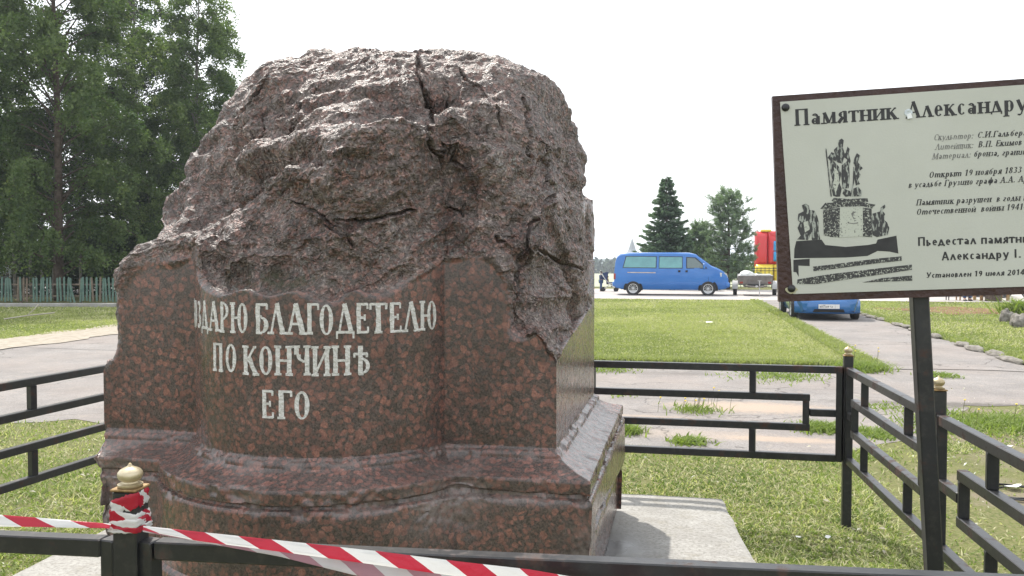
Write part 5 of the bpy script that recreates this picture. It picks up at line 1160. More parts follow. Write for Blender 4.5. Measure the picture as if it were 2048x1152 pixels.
class Body:
    def __init__(s, st, W_, belt, roofw, low=.86): s.st = st; s.W = W_; s.belt = belt; s.roofw = roofw; s.low = low
    def top(s, x): return float(np.interp(x, [a[0] for a in s.st], [a[2] for a in s.st]))
    def hw(s, x, z):
        ws = float(np.interp(x, [a[0] for a in s.st], [a[3] for a in s.st])); zt = max(a[2] for a in s.st)
        return s.W / 2 * ws * float(np.interp(z, [.25, .45, .6, s.belt, zt], [s.low, .975, 1.0, .99, s.roofw]))
    def mesh(s, name, m, parent):
        V = []; F = []; nC = 0
        for x, zb, zt, ws in s.st:
            zs = [zb, max(zb + .01, min(.45, zt - .3)), max(zb + .02, min(.62, zt - .2)), max(zb + .03, min(s.belt, zt - .14)), zt - .07]
            half = [(s.hw(x, z), z) for z in zs] + [(s.hw(x, zt) * .955, zt - .022), (s.hw(x, zt) * .80, zt - .004), (0, zt + .012)]
            sec = [(0, zb)] + half; full = [(x, -y, z) for y, z in sec] + [(x, y, z) for y, z in sec[-2:0:-1]]; nC = len(full); V += full
        for i in range(len(s.st) - 1):
            for k in range(nC): F.append((i * nC + k, i * nC + nC + k, i * nC + nC + (k + 1) % nC, i * nC + (k + 1) % nC))
        F += [tuple(range(nC)), tuple(range((len(s.st) - 1) * nC + nC - 1, (len(s.st) - 1) * nC - 1, -1))]
        o = mk(name, V, F, m, parent, True); smooth_ang(o, 32); return o
    def side(s, name, pts_, m, parent, sgn_=-1, off=.006, th=.012):
        mb = MB(); P = [Vector((x, sgn_ * (s.hw(x, z) + off), z)) for x, z in pts_]; mb.prism(P, (0, -sgn_ * th, 0)); return mb.build(name, m, parent)
def wheel(parent, x, y, r, side, spokes=12, w_=.19, rim=.66):
    Mx = Matrix.Translation((x, y, r)) @ Matrix.Rotation(R(90) * (1 if side < 0 else -1), 4, 'X')
    hw_ = w_ / 2; mb = MB(); mb.lathe([(r * .55, -hw_), (r * .93, -hw_), (r, -hw_ * .7), (r, hw_ * .7), (r * .94, hw_), (r * .70, hw_ * .98), (r * .66, hw_ * .7), (r * .66, -hw_ * .5)], 28, Mx)
    wh = mb.build('wheel', M['rubber'], parent, True); smooth_ang(wh, 40)
    mb = MB(); mb.lathe([(r * rim * .98, hw_ * .5), (r * rim, hw_ * .93), (r * rim * .88, hw_ * .9), (r * rim * .86, hw_ * .55)], 28, Mx); o = mb.build('rim', M['alloy'], wh); smooth_ang(o, 40)
    mb = MB(); mb.lathe([(r * rim * .85, hw_ * .30), (r * rim * .85, hw_ * .34)], 20, Mx); mb.build('brake_disc', M['chassis'], wh)
    mb = MB(); mb.lathe([(r * .14, hw_ * .4), (r * .13, hw_ * .86), (r * .06, hw_ * .9)], 12, Mx); mb.build('hub', M['alloy'], wh)
    for k in range(spokes):
        a = 2 * math.pi * k / spokes; mb = MB(); mm = Mx @ Matrix.Rotation(a, 4, 'Z'); mb.box(None, (r * rim * .80, r * .052, hw_ * .25), M=mm @ Matrix.Translation((r * rim * .49, 0, hw_ * .72))); mb.build('spoke', M['alloy'], wh)
    return wh
def arch_shade(B, x, r, parent, side=-1):
    mb = MB(); y = side * (B.hw(x, .5) + .004); P = [Vector((x + r * math.cos(t), y, .30 + r * math.sin(t))) for t in np.linspace(-.15, math.pi + .15, 18)]
    mb.prism(P, (0, -side * .02, 0)); mb.build('wheel_well_shade', M['chassis'], parent)  # flat dark disc: shade of the hollow wheel well put into its colour
# --- the van
van = empty('van', (4.62 + CA * 0 + SA * .92, 38.5 + CA * .92, 0), -A, 'faded blue passenger van parked side-on beyond the lawn', 'van')
B = Body([(0, .45, .64, .95), (.012, .40, 1.15, .975), (.05, .36, 1.55, .99), (.13, .34, 1.78, 1), (.28, .30, 1.885, 1), (.7, .27, 1.93, 1), (1.6, .27, 1.94, 1), (2.8, .27, 1.94, 1), (3.35, .27, 1.925, 1), (3.62, .27, 1.86, 1), (4.0, .27, 1.58, .995), (4.33, .27, 1.33, .985), (4.6, .28, 1.22, .965), (4.82, .30, 1.10, .935), (4.96, .34, .98, .90), (5.03, .40, .80, .87), (5.04, .44, .62, .85)], 1.84, 1.17, .83)
B.mesh('body', M['van_blue'], van)
for sd_ in (-1, 1):
    for nm, P_ in (('side_window', [(.42, 1.27), (1.86, 1.26), (1.87, 1.74), (.55, 1.75)]), ('side_window', [(2.02, 1.25), (3.02, 1.25), (3.02, 1.73), (2.03, 1.74)])):
        c = np.mean(P_, axis=0); f = B.side('window_seal', [(c[0] + (a - c[0]) * 1.05, c[1] + (b - c[1]) * 1.12) for a, b in P_], M['black_plastic'], van, sd_, .003); f2_ = B.side(nm, P_, M['tint_glass'], van, sd_, .008)
    f = B.side('window_seal', [(3.20, 1.22), (4.13, 1.22), (4.0, 1.36), (3.62, 1.71), (3.20, 1.74)], M['black_plastic'], van, sd_, .003); B.side('side_window', [(3.24, 1.25), (4.02, 1.25), (3.93, 1.36), (3.58, 1.68), (3.24, 1.70)], M['glass'], van, sd_, .008)
    for x in (1.94, 3.12): B.side('door_seam', [(x, .36), (x + .012, .36), (x + .012, 1.78), (x, 1.78)], M['chassis'], van, sd_, .002)
    B.side('door_seam', [(4.16, .62), (4.172, .62), (4.172, 1.2), (4.16, 1.2)], M['chassis'], van, sd_, .002)
    B.side('crease', [(.1, .815), (4.7, .80), (4.7, .812), (.1, .827)], M['chassis'], van, sd_, .0015)
    B.side('rubbing_strip', [(.6, .635), (4.9, .635), (4.9, .645), (.6, .645)], M['chassis'], van, sd_, .0015)
    for x in (2.90, 3.22): mb = MB(); mb.box((x, sd_ * (B.hw(x, 1.08) + .012), 1.10), (.10, .03, .09), bev=.008); mb.build('door_handle', M['chassis'], van)
    arch_shade(B, .86, .43, van, sd_); arch_shade(B, 4.16, .43, van, sd_); wheel(van, .86, sd_ * .845, .325, sd_); wheel(van, 4.16, sd_ * .845, .325, sd_)
    mb = MB(); mb.box((3.98, sd_ * 1.03, 1.33), (.10, .20, .24), bev=.03); mb.box((4.0, sd_ * .93, 1.28), (.05, .08, .05)); mb.build('mirror', M['van_blue'], van)
    mb = MB(); mb.prism([(4.70, sd_ * .875, .86), (5.005, sd_ * .80, .86), (4.955, sd_ * .82, 1.015), (4.66, sd_ * .885, 1.04)], (0, -sd_ * .3, 0)); mb.prism([(5.02, sd_ * .42, .87), (5.045, sd_ * .42, .87), (5.0, sd_ * .80, .87), (4.96, sd_ * .80, 1.0), (4.985, sd_ * .42, 1.0)], (0, 0, .01)); mb.build('headlight', M['lamp_glass'], van)
    mb = MB(); mb.box((.03, sd_ * .86, .86), (.10, .11, .27), bev=.01); mb.build('tail_light', M['red_lamp'], van)
B.side('sliding_rail', [(.60, 1.02), (1.86, 1.01), (1.86, 1.05), (.60, 1.06)], mat('weathered_rail', (.35, .27, .22), .7, col2=(.55, .50, .45), scale=5), van, -1, .006)
def roofpanel(name, P, m, parent):
    n = (Vector(P[1]) - Vector(P[0])).cross(Vector(P[2]) - Vector(P[0])).normalized(); n = n if n.z > 0 else -n
    mb = MB(); mb.prism([Vector(p) + n * .012 for p in P], n * .006); return mb.build(name, m, parent)
roofpanel('windscreen', [(3.66, -.70, 1.855), (3.66, .70, 1.855), (4.31, .76, 1.355), (4.31, -.76, 1.355)], M['glass'], van)
mb = MB(); mb.box((2.5, 0, .62), (5.14, 1.70, .001)); 
mb = MB(); mb.box((4.99, 0, .50), (.22, 1.72, .24), bev=.05); o = mb.build('bumper', M['van_blue'], van); smooth_ang(o, 50)
mb = MB(); mb.box((.02, 0, .52), (.20, 1.78, .22), bev=.04); o = mb.build('bumper', M['van_blue'], van); smooth_ang(o, 50)
mb = MB(); mb.box((5.03, 0, .80), (.05, 1.0, .17), bev=.01); mb.build('grille', M['black_plastic'], van)
mb = MB(); mb.box((5.105, 0, .50), (.01, .52, .11)); mb.build('number_plate', mat('plate_white', (.7, .7, .7), .5), van)
mb = MB(); mb.box((2.5, 0, .33), (4.4, 1.5, .12)); mb.build('underbody', M['chassis'], van)
for yy in (-.35, .3): mb = MB(); mb.tube([(4.36, yy, 1.33), (4.22, yy + .5 * (1 if yy < 0 else .8), 1.44)], .008, 5); mb.build('wiper', M['chassis'], van)
# --- cars
def small_car(loc, rz, label, paint, plate=None, group=None):
    car = empty('parked_car', loc, rz, label, 'car', group)
    Bc = Body([(-2.02, .38, .60, .88), (-2.0, .32, .78, .93), (-1.93, .27, .98, .97), (-1.72, .24, 1.25, .99), (-1.45, .22, 1.39, 1), (-.9, .20, 1.44, 1), (-.1, .20, 1.43, 1), (.2, .20, 1.36, 1), (.95, .20, .97, 1), (1.2, .20, .93, .985), (1.65, .21, .82, .955), (1.85, .22, .73, .92), (1.96, .24, .62, .86), (2.02, .28, .52, .80)], 1.70, .92, .72, .9)
    Bc.mesh('body', paint, car)
    for sd_ in (-1, 1):
        Bc.side('side_window', [(-1.35, .96), (-.28, .95), (-.28, 1.32), (-1.1, 1.34)], M['glass'], car, sd_, .004); Bc.side('side_window', [(-.2, .95), (.82, .95), (.22, 1.29), (-.2, 1.32)], M['glass'], car, sd_, .004)
        for x in (-.24, .92, -1.25): Bc.side('door_seam', [(x, .3), (x + .008, .3), (x + .008, .93), (x, .93)], M['chassis'], car, sd_, .002)
        mb = MB(); mb.box((.72, sd_ * .93, .98), (.14, .16, .11), bev=.02); mb.build('mirror', paint, car)
        for x in (-1.28, 1.27): arch_shade(Bc, x, .36, car, sd_); wheel(car, x, sd_ * .785, .285, sd_, 7, .17)
        mb = MB(); mb.prism([(1.74, sd_ * .80, .60), (1.955, sd_ * .60, .60), (1.90, sd_ * .58, .72), (1.68, sd_ * .78, .76)], (0, -sd_ * .05, 0)); mb.build('headlight', M['lamp_glass'], car)
        mb = MB(); mb.box((-1.98, sd_ * .68, .78), (.06, .18, .25), bev=.01); mb.build('tail_light', M['red_lamp'], car)
    roofpanel('windscreen', [(.22, -.58, 1.352), (.22, .58, 1.352), (.92, .68, .985), (.92, -.68, .985)], M['glass'], car)
    # bumper: rounded bar with slot
    mb = MB(); P = []
    for t in np.linspace(-1, 1, 15): P.append((2.09 - .30 * abs(t) ** 3.2, t * .83))
    prof = [(-.10, .19), (-.02, .20), (.0, .26), (.012, .36), (.0, .46), (-.04, .545), (-.14, .56)]; V_ = []; F_ = []
    for x, y in P: V_ += [(x + a, y, z) for a, z in prof]
    k_ = len(prof)
    for i in range(len(P) - 1):
        for j in range(k_ - 1): F_.append((i * k_ + j, i * k_ + k_ + j, i * k_ + k_ + j + 1, i * k_ + j + 1))
    mb.add(V_, F_); o = mb.build('bumper', paint, car, True)
    mb = MB(); mb.prism([(2.098, -.40, .235), (2.098, .40, .235), (2.104, .36, .315), (2.104, -.36, .315)], (-.03, 0, 0)); mb.build('air_intake', M['chassis'], car)
    mb = MB(); mb.box((1.9, 0, .63), (.12, .9, .06), bev=.01); mb.build('grille', M['black_plastic'], car)
    mb = MB(); mb.box((-2.0, 0, .42), (.14, 1.5, .26), bev=.05); mb.build('bumper', paint, car); mb = MB(); mb.box((0, 0, .22), (3.4, 1.3, .1)); mb.build('underbody', M['chassis'], car)
    if plate:
        mb = MB(); mb.box((2.110, 0, .385), (.008, .52, .112), bev=.002); pl = mb.build('number_plate', mat('plate_face', (.62, .62, .62), .5), car)
        mb = MB(); mb.box((2.1135, 0, .385), (.002, .505, .098)); 
        # text reads from the car's front: local +y is on the reader's right
        def place(x_, y_, h_): return Vector((2.1145 + h_, x_, y_))
        x = -.235
        for c, big in plate:
            hh_ = .070 if big else .052; w0 = glyph(c)[0] * .062 * (1 if big else .95)
            def pf_(gx_, gy_, h_, x=x, hh_=hh_): return Vector((2.1145 + h_, x + gx_ * .062, .352 + gy_ * hh_))
            mbt = MB(); add_glyph(mbt, c, pf_, lift=.0, thick=.001, T=.16, t=.13, serif=False); x += w0
            if mbt.V: mbt.build('plate_character', M['ink'], pl)
        mb = MB(); mb.box((2.1155, .150, .385), (.001, .004, .10)); mb.build('plate_divider', M['ink'], pl)
    return car
pc_ = W(1657, 640, 22.2); fwd = math.atan2(-CA, -SA); cc_ = Vector((pc_.x, 22.2, 0)) + EY * 2.05
small_car(cc_, fwd, 'small blue car facing the camera on the path under the sign', M['car_blue'], [('В', 0), ('0', 1), ('7', 1), ('5', 1), ('О', 0), ('Р', 0), (' ', 0), ('5', 0), ('3', 0)])
M['dark_paint'] = mat('dark_grey_paint', (.02, .022, .026), .25, .2, coat=.8)
small_car(Vector((19.6, 37.6, 0)), R(-10), 'dark car parked beyond the lawn, hidden behind the sign', M['dark_paint'])
# --- trailer with sacks
tr_ = empty('utility_trailer', ((1511 - 1024) / FPX * 37.6, 37.6, 0), R(-14), 'grey open utility trailer with drawbar facing the lawn', 'trailer')
M['trailer_grey'] = mat('dull_trailer_metal', (.12, .105, .095), .6, .3, col2=(.20, .18, .165), scale=4, bump=.2); M['zinc'] = mat('zinc', (.42, .42, .42), .45, .6, var=.15, scale=8)
for nm, c, d_ in (('front_board', (0, 0, .72), (1.42, .03, .36)), ('tail_board', (0, 1.9, .74), (1.42, .03, .40)), ('side_board', (-.725, .95, .72), (.03, 1.93, .36)), ('side_board', (.725, .95, .72), (.03, 1.93, .36)), ('floor_board', (0, .95, .53), (1.42, 1.87, .03))):
    mb = MB(); mb.box(c, d_, bev=.004); mb.build(nm, M['trailer_grey'], tr_)
for c, d_ in (((0, -.02, .905), (1.5, .045, .03)), ((0, 1.92, .945), (1.5, .045, .03)), ((-.725, .95, .905), (.05, 1.9, .03)), ((.725, .95, .905), (.05, 1.9, .03))): mb = MB(); mb.box(c, d_, bev=.004); mb.build('top_rail', M['zinc'], tr_)
for s in (-1, 1):
    w__ = wheel(tr_, 0, 0, .30, s, 6, .17); w__.rotation_euler = (0, 0, R(90)); w__.location = (s * .86, .95, 0)
    mb = MB(); V_ = []; P = [(s * .86, .95 + .36 * math.cos(t), .30 + .36 * math.sin(t)) for t in np.linspace(0, math.pi, 12)]
    for p in P: V_ += [(p[0] - .12, p[1], p[2]), (p[0] + .12, p[1], p[2]), (p[0] + .12, p[1] * 1 + (p[1] - .95) * .04, p[2] + .012), (p[0] - .12, p[1] + (p[1] - .95) * .04, p[2] + .012)]
    mb.add(V_, [(i * 4 + a, i * 4 + b, i * 4 + 4 + b, i * 4 + 4 + a) for i in range(11) for a, b in ((0, 1), (1, 2), (2, 3), (3, 0))]); mb.build('mudguard', M['zinc'], tr_)
    mb = MB(); mb.bar((s * .5, 0, .46), (s * .04, -1.15, .44), .05, .06); mb.build('drawbar', M['trailer_grey'], tr_)
    mb = MB(); mb.box((s * .60, -.03, .60), (.13, .03, .08)); mb.build('lamp', M['red_lamp'], tr_)
mb = MB(); mb.tube([(0, -1.1, .45), (0, -1.38, .46)], .035, 8); mb.lathe([(.03, -.03), (.05, 0), (.04, .04)], 10, Matrix.Translation((0, -1.4, .47))); mb.build('hitch', M['zinc'], tr_)
mb = MB(); mb.tube([(.14, -.9, .06), (.14, -.9, .70)], .024, 8); mb.tube([(.06, -.9, .70), (.22, -.9, .70)], .012, 6); mb.build('jack', M['zinc'], tr_); mb = MB(); mb.box((0, -.25, .47), (.7, .3, .16), bev=.02); mb.build('tool_box', M['chassis'], tr_)
def lump(name, c, r, seed, m, label=None, cat=None, sq=(1, 1, 1), rz=0, amp=.18, parent=None, n=20):
    V = []; F = []; cs = []
    for i in range(n + 1):
        for j in range(2 * n): th = math.pi * i / n; ph = math.pi * j / n; cs.append((math.sin(th) * math.cos(ph), math.sin(th) * math.sin(ph), math.cos(th)))
    cs = np.array(cs); f = 1 + amp * fbm(cs * 1.9 + seed, seed, 4); P = cs * f[:, None] * np.array(r)[None]; mz = P[:, 2].min()
    for i in range(n):
        for j in range(2 * n): k = (j + 1) % (2 * n); F.append((i * 2 * n + j, (i + 1) * 2 * n + j, (i + 1) * 2 * n + k, i * 2 * n + k))
    o = mk(name, [tuple(p) for p in P], F, m, parent, True); o.location = c; o.rotation_euler = (0, 0, rz); return tag(o, label, cat) if label else o
tw_ = lambda x, y, z: tr_.matrix_world @ Vector((x, y, z))
bpy.context.view_layer.update()
M['sack'] = mat('white_sack', (.55, .55, .53), .7, col2=(.70, .70, .68), scale=8, bump=.6, bscale=20)
lump('sack', tw_(-.38, .5, .86), (.34, .28, .26), 3, M['sack'], 'large white sack at the left inside the trailer', 'sack', amp=.35); lump('sack', tw_(-.05, .75, .80), (.26, .24, .20), 9, M['sack'], 'smaller slumped white sack beside the big one in the trailer', 'sack', amp=.4)
mb = MB(); mb.box((0, 0, .17), (.58, .40, .34), bev=.03); bxo = empty('cool_box', tw_(.36, .55, .57), R(-14), 'cream box with white lid at the right in the trailer', 'box'); mb.build('box_body', mat('cream_plastic', (.45, .38, .26), .5), bxo)
mb = MB(); mb.box((0, 0, .37), (.62, .44, .06), bev=.02); mb.build('lid', mat('white_lid', (.65, .65, .6), .5), bxo)
# ================================================================ people, play equipment and small things
def fig_mat(n, c, **k): return mat(n, c, .85, col2=tuple(min(1, v * 1.35) for v in c), scale=9, **k)
M['skin'] = mat('skin', (.42, .25, .18), .6); M['hair'] = mat('hair', (.035, .022, .015), .7)
def skin_mesh(name, verts, edges, rad, m, parent, sub=2):
    me = bpy.data.meshes.new(name); me.from_pydata([tuple(v) for v in verts], edges, []); o = obj_mesh(name, me, m, parent)
    sk = o.modifiers.new('skin', 'SKIN'); 
    for i, r_ in enumerate(rad): me.skin_vertices[0].data[i].radius = (r_, r_) if not isinstance(r_, tuple) else r_
    me.skin_vertices[0].data[0].use_root = True; sk.use_smooth_shade = True
    ss = o.modifiers.new('sub', 'SUBSURF'); ss.levels = ss.render_levels = sub; return o
def person(loc, rz, h, label, top, legs, seat=False, reach=0.0, cap=None, hairc=None, lean=0.0):
    p = empty('person', loc, rz, label, 'person'); k = h / 1.75; S_ = lambda *v: Vector((v[0] * k, v[1] * k + (lean * max(0, v[2] - .9) * k), v[2] * k))
    hz_ = .50 if seat else .93
    # one continuous body
    if seat: kn = [(-.10, .42, .50), (.10, .42, .50)]; ft = [(-.10, .45, .08), (.10, .45, .08)]; dz = -.43
    else: kn = [(-.10, .03, .50), (.11, -.02, .50)]; ft = [(-.11, .0, .08), (.13, -.05, .08)]; dz = 0
    T = lambda x, y, z: S_(x, y, z + dz)
    hand = (.26, .10 + .35 * reach, .82 + .25 * reach)
    V_ = [T(0, 0, .95), T(0, 0, 1.15), T(0, .0, 1.36), T(0, .0, 1.48), T(0, .01, 1.55), T(0, .02, 1.66),
          T(-.19, 0, 1.40), T(-.25, .03 + .1 * reach, 1.13), T(-hand[0], hand[1], hand[2]), T(.19, 0, 1.40), T(.25, .03 + .1 * reach, 1.13), T(*hand),
          T(-.09, 0, .90), S_(*kn[0]), S_(*ft[0]), S_(ft[0][0], ft[0][1] + .16, .04), T(.09, 0, .90), S_(*kn[1]), S_(*ft[1]), S_(ft[1][0], ft[1][1] + .16, .04)]
    E_ = [(0, 1), (1, 2), (2, 3), (3, 4), (4, 5), (2, 6), (6, 7), (7, 8), (2, 9), (9, 10), (10, 11), (0, 12), (12, 13), (13, 14), (14, 15), (0, 16), (16, 17), (17, 18), (18, 19)]
    r_ = [.14, .13, .15, .06, .06, .10, .065, .05, .035, .065, .05, .035, .10, .065, .045, .04, .10, .065, .045, .04]; r_ = [v * k for v in r_]
    skin_mesh('body', V_, E_, r_, M['skin'], p)
    tt = [V_[0] + Vector((0, 0, -.02 * k)), V_[1], V_[2], V_[3] - Vector((0, 0, .03 * k)), V_[6], V_[7], V_[8] + (V_[7] - V_[8]) * .2, V_[9], V_[10], V_[11] + (V_[10] - V_[11]) * .2]
    skin_mesh('jacket', tt, [(0, 1), (1, 2), (2, 3), (2, 4), (4, 5), (5, 6), (2, 7), (7, 8), (8, 9)], [v * k for v in (.165, .155, .17, .085, .082, .066, .055, .082, .066, .055)], top, p)
    lv = [V_[0] + Vector((0, 0, -.03 * k)), V_[12], V_[13], V_[14] + Vector((0, 0, .02 * k)), V_[16], V_[17], V_[18] + Vector((0, 0, .02 * k))]
    skin_mesh('trousers', lv, [(0, 1), (1, 2), (2, 3), (0, 4), (4, 5), (5, 6)], [v * k for v in (.155, .115, .082, .065, .115, .082, .065)], legs, p)
    for a in (14, 18):
        f = V_[a]; mb = MB(); mb.box((f.x, f.y + .07 * k, .045 * k), (.10 * k, .27 * k, .09 * k), bev=.03 * k); o = mb.build('shoe', M['black_plastic'], p); smooth_ang(o, 60)
    hd = V_[5]; lump('head', hd, (.078 * k, .095 * k, .115 * k), 2, M['skin'], parent=p, amp=.03, n=10)
    if cap: mb = MB(); mb.lathe([(.088 * k, .03 * k), (.086 * k, .08 * k), (.06 * k, .118 * k), (.01 * k, .13 * k)], 14, Matrix.Translation(hd)); mb.box((hd.x, hd.y + .11 * k, hd.z + .04 * k), (.13 * k, .10 * k, .012 * k)); mb.build('cap', cap, p)
    else: o = lump('hair', hd + Vector((0, -.015 * k, .025 * k)), (.088 * k, .10 * k, .11 * k), 5, hairc or M['hair'], parent=p, amp=.08, n=10)
    for s in (-1, 1):
        mb = MB(); mb.box((hd.x + s * .032 * k, hd.y + .092 * k, hd.z + .005 * k), (.018 * k, .008 * k, .010 * k)); mb.build('eye', M['black_plastic'], p)
    mb = MB(); mb.prism([(hd.x - .012 * k, hd.y + .085 * k, hd.z - .03 * k), (hd.x + .012 * k, hd.y + .085 * k, hd.z - .03 * k), (hd.x, hd.y + .09 * k, hd.z + .01 * k)], (0, .025 * k, -.005 * k)); mb.build('nose', M['skin'], p)
    return p
def gx(px, d): return (px - 1024) / FPX * d
navy = fig_mat('navy_cloth', (.03, .045, .10)); denim = fig_mat('denim', (.035, .065, .14)); browncl = fig_mat('brown_cloth', (.14, .10, .075)); greycl = fig_mat('grey_cloth', (.10, .10, .10)); whitecl = fig_mat('white_cloth', (.5, .52, .56)); bluecl = fig_mat('bright_blue_cloth', (.02, .06, .35))
person(Vector((gx(1202, 43), 43, 0)), R(-70), 1.02, 'small child in dark blue clothes pushing a blue pushchair beside the van', navy, denim, reach=.8)
person(Vector((gx(1171, 41), 41, 0)), R(100), 1.72, 'person in brown clothes almost hidden behind the monument edge', browncl, greycl)
person(Vector((gx(13, 37), 37, 0)), R(170), 1.66, 'person in white top and pale cap behind the picket fence', whitecl, greycl, cap=fig_mat('pale_cap', (.45, .44, .40)))
# pushchair
pcx = empty('pushchair', (gx(1218, 43), 43.0, 0), R(-12), 'blue folding pushchair with a toddler, left of the van', 'pushchair')
mb = MB(); mb.prism([(-.32, -.2, .95), (-.12, -.2, .50), (-.08, -.2, .50), (-.05, -.2, 1.0)], (0, .4, 0)); mb.build('hood', navy, pcx)
mb = MB(); mb.box((.05, 0, .46), (.36, .38, .06), bev=.02); mb.build('seat', navy, pcx)
for s in (-.2, .2):
    mb = MB(); mb.tube([(-.45, s, 1.0), (-.1, s, .55), (.34, s, .12)], .014, 6); mb.tube([(.25, s, .5), (-.30, s, .12)], .014, 6); mb.tube([(.05, s, .46), (.36, s, .30)], .012, 6); mb.build('frame', M['alloy'], pcx)
    for x in (-.30, .36):
        w__ = wheel(pcx, 0, 0, .11, 1, 5, .05); w__.location = (x, s, 0)
tod = empty('toddler', (0, 0, 0)); bpy.data.objects.remove(tod)
person(Vector((gx(1215.5, 42.95), 42.95, .24)), R(-100), .72, 'tiny toddler in a tan top sitting in the pushchair', browncl, navy, seat=True, hairc=M['bark'])
def cone(px, d, label):
    c = empty('traffic_cone', (gx(px, d), d, 0), 0, label, 'cone'); mb = MB(); mb.lathe([(.15, .03), (.05, .30), (.035, .40), (.02, .405)], 16); mb.build('cone_body', mat('orange_plastic', (.75, .30, .02), .5), c, True); mb = MB(); mb.box((0, 0, .016), (.36, .36, .032), bev=.01); mb.build('base_plate', mat('orange_base', (.7, .12, .04), .5), c)
cone(1182.5, 47, 'small orange traffic cone at the edge of the monument, left of the van')
# distant pointed tent
tn = empty('canopy_tent', (gx(1264, 66), 66, 0), 0, 'pointed pale grey tent top rising behind the blue van', 'tent')
V_ = [(0, 0, 3.3)]; F_ = []
pr_ = [(.06, 3.15), (.16, 2.85), (.30, 2.4), (.52, 2.05), (1.25, 1.75)]
for r_, z in pr_:
    for k in range(8): V_.append((r_ * math.cos(k * math.pi / 4 + .39), r_ * math.sin(k * math.pi / 4 + .39), z))
for k in range(8): F_.append((0, 1 + k, 1 + (k + 1) % 8))
for i in range(len(pr_) - 1):
    for k in range(8): F_.append((1 + i * 8 + k, 9 + i * 8 + k, 9 + i * 8 + (k + 1) % 8, 1 + i * 8 + (k + 1) % 8))
mk('roof', V_, F_, mat('tent_fabric', (.36, .38, .42), .7), tn)
for k in range(4): mb = MB(); a = k * math.pi / 2 + .78; mb.tube([(1.1 * math.cos(a), 1.1 * math.sin(a), 0), (1.1 * math.cos(a), 1.1 * math.sin(a), 1.8)], .03, 6); mb.build('leg', M['zinc'], tn)
# inflatable
inf = empty('bouncy_castle', (gx(1580, 58), 58, 0), R(-8), 'red, blue and yellow inflatable play castle behind the trailer', 'inflatable')
M['inf_red'] = mat('red_vinyl', (.55, .025, .03), .35, coat=.3); M['inf_blue'] = mat('blue_vinyl', (.02, .28, .62), .35, coat=.3)
gi = NT('yellow_vinyl'); vv = gi.n('TexVoronoi', {'Vector': gi.tc, 'Scale': 2.6}); M['inf_yellow'] = gi.set(Base_Color=gi.mix(gi.math('MULTIPLY', gi.ramp(vv.outputs['Distance'], [(.13, 1.), (.17, 0.)]), .8), (.66, .50, .04), (.16, .07, .05)), Roughness=.4)
def pillow(name, c, d_, m, n=12):
    V = []; F = []; N_ = n + 1
    for side in (0, 1):
        for i in range(N_):
            for j in range(N_):
                a, b = i / n * 2 - 1, j / n * 2 - 1; e = ((1 - abs(a) ** 4) * (1 - abs(b) ** 4)) ** .35; V.append((c[0] + a * d_[0] / 2 * (.96 + .04 * e), c[1] + (1 if side else -1) * d_[1] / 2 * e, c[2] + b * d_[2] / 2))
        for i in range(n):
            for j in range(n): q0 = side * N_ * N_ + i * N_ + j; F.append((q0, q0 + N_, q0 + N_ + 1, q0 + 1) if not side else (q0, q0 + 1, q0 + N_ + 1, q0 + N_))
    return mk(name, V, F, m, inf, True)
for x in (-1.95, -1.1, 1.1, 1.95): pillow('red_column', (x, 0, 2.35), (.9, .9, 2.4), M['inf_red'])
for z in (1.75, 2.45): 
    for x in (-.85, -.25, .35): pillow('blue_cushion', (x, -.35, z + .1), (.72, .6, .72), M['inf_blue'])
pillow('red_arch', (0, -.05, 3.2), (3.3, .8, .75), M['inf_red'])
for x in (-1.8, -.6, .6, 1.8): pillow('yellow_base', (x, -.55, .62), (1.26, 1.0, 1.36), M['inf_yellow'])
pillow('yellow_cap', (-1.62, 0, 3.60), (.75, .5, .18), M['inf_yellow'])
# dark park railing
rlg = empty('metal_railing', (gx(1400, 49), 49, 0), R(-2), 'low dark metal railing in front of the bouncy castle', 'fence')
mb = MB(); mb.box((.1, 0, .04), (.03, .03, 1.0)); 
pm = None; x0_, x1_ = gx(1425, 49) - gx(1400, 49), gx(1760, 49) - gx(1400, 49)
for z in (.18, .98, 1.12): mb = MB(); mb.bar((x0_, 0, z), (x1_, 0, z), .035, .035); mb.build('rail', M['iron'], rlg)
x = x0_
while x < x1_:
    if pm is None: mb = MB(); mb.box((0, 0, .60), (.028, .028, 1.16)); o = mb.build('picket', M['iron'], rlg); pm = o.data
    else: o = bpy.data.objects.new('picket', pm); C.objects.link(o); o.parent = rlg
    o.location = (x, 0, 0); x += .23
# lawn-end furniture under the sign
M['wood'] = mat('warm_wood', (.20, .11, .05), .7, col2=(.36, .22, .11), scale=6, bump=.3)
def table(px, d, w_, label, m, thick=.05, rz=0, leg=.04, dep=.6, h=.74):
    t = empty('table', (gx(px, d), d, 0), rz, label, 'table'); mb = MB(); mb.box((0, 0, h), (w_, dep, thick), bev=.006); mb.build('tabletop', m, t)
    for sx in (-1, 1):
        for sy in (-1, 1): mb = MB(); mb.box((sx * (w_ / 2 - .06), sy * (dep / 2 - .05), h / 2 - .03), (leg, leg, h - .05)); mb.build('leg', m if leg > .035 else M['iron'], t)
    return t
table(1983, 33.4, 1.15, 'wooden table with thick legs under the right part of the sign', M['wood'], leg=.09)
table(1876, 33.6, .9, 'thin legged dark table under the sign, nearest the post', M['chassis'], leg=.03, dep=.3)
crt = empty('wooden_box', (gx(1987, 32.6), 32.6, 0), R(5), 'dark brown wooden box in front of the wooden table', 'box')
for k in range(4): mb = MB(); mb.box((0, -.2, .06 + k * .13), (.42, .022, .12), bev=.003); mb.build('front_board', M['bark'], crt)
mb = MB(); mb.box((0, .01, .27), (.40, .39, .52)); mb.build('box_body', M['bark'], crt)
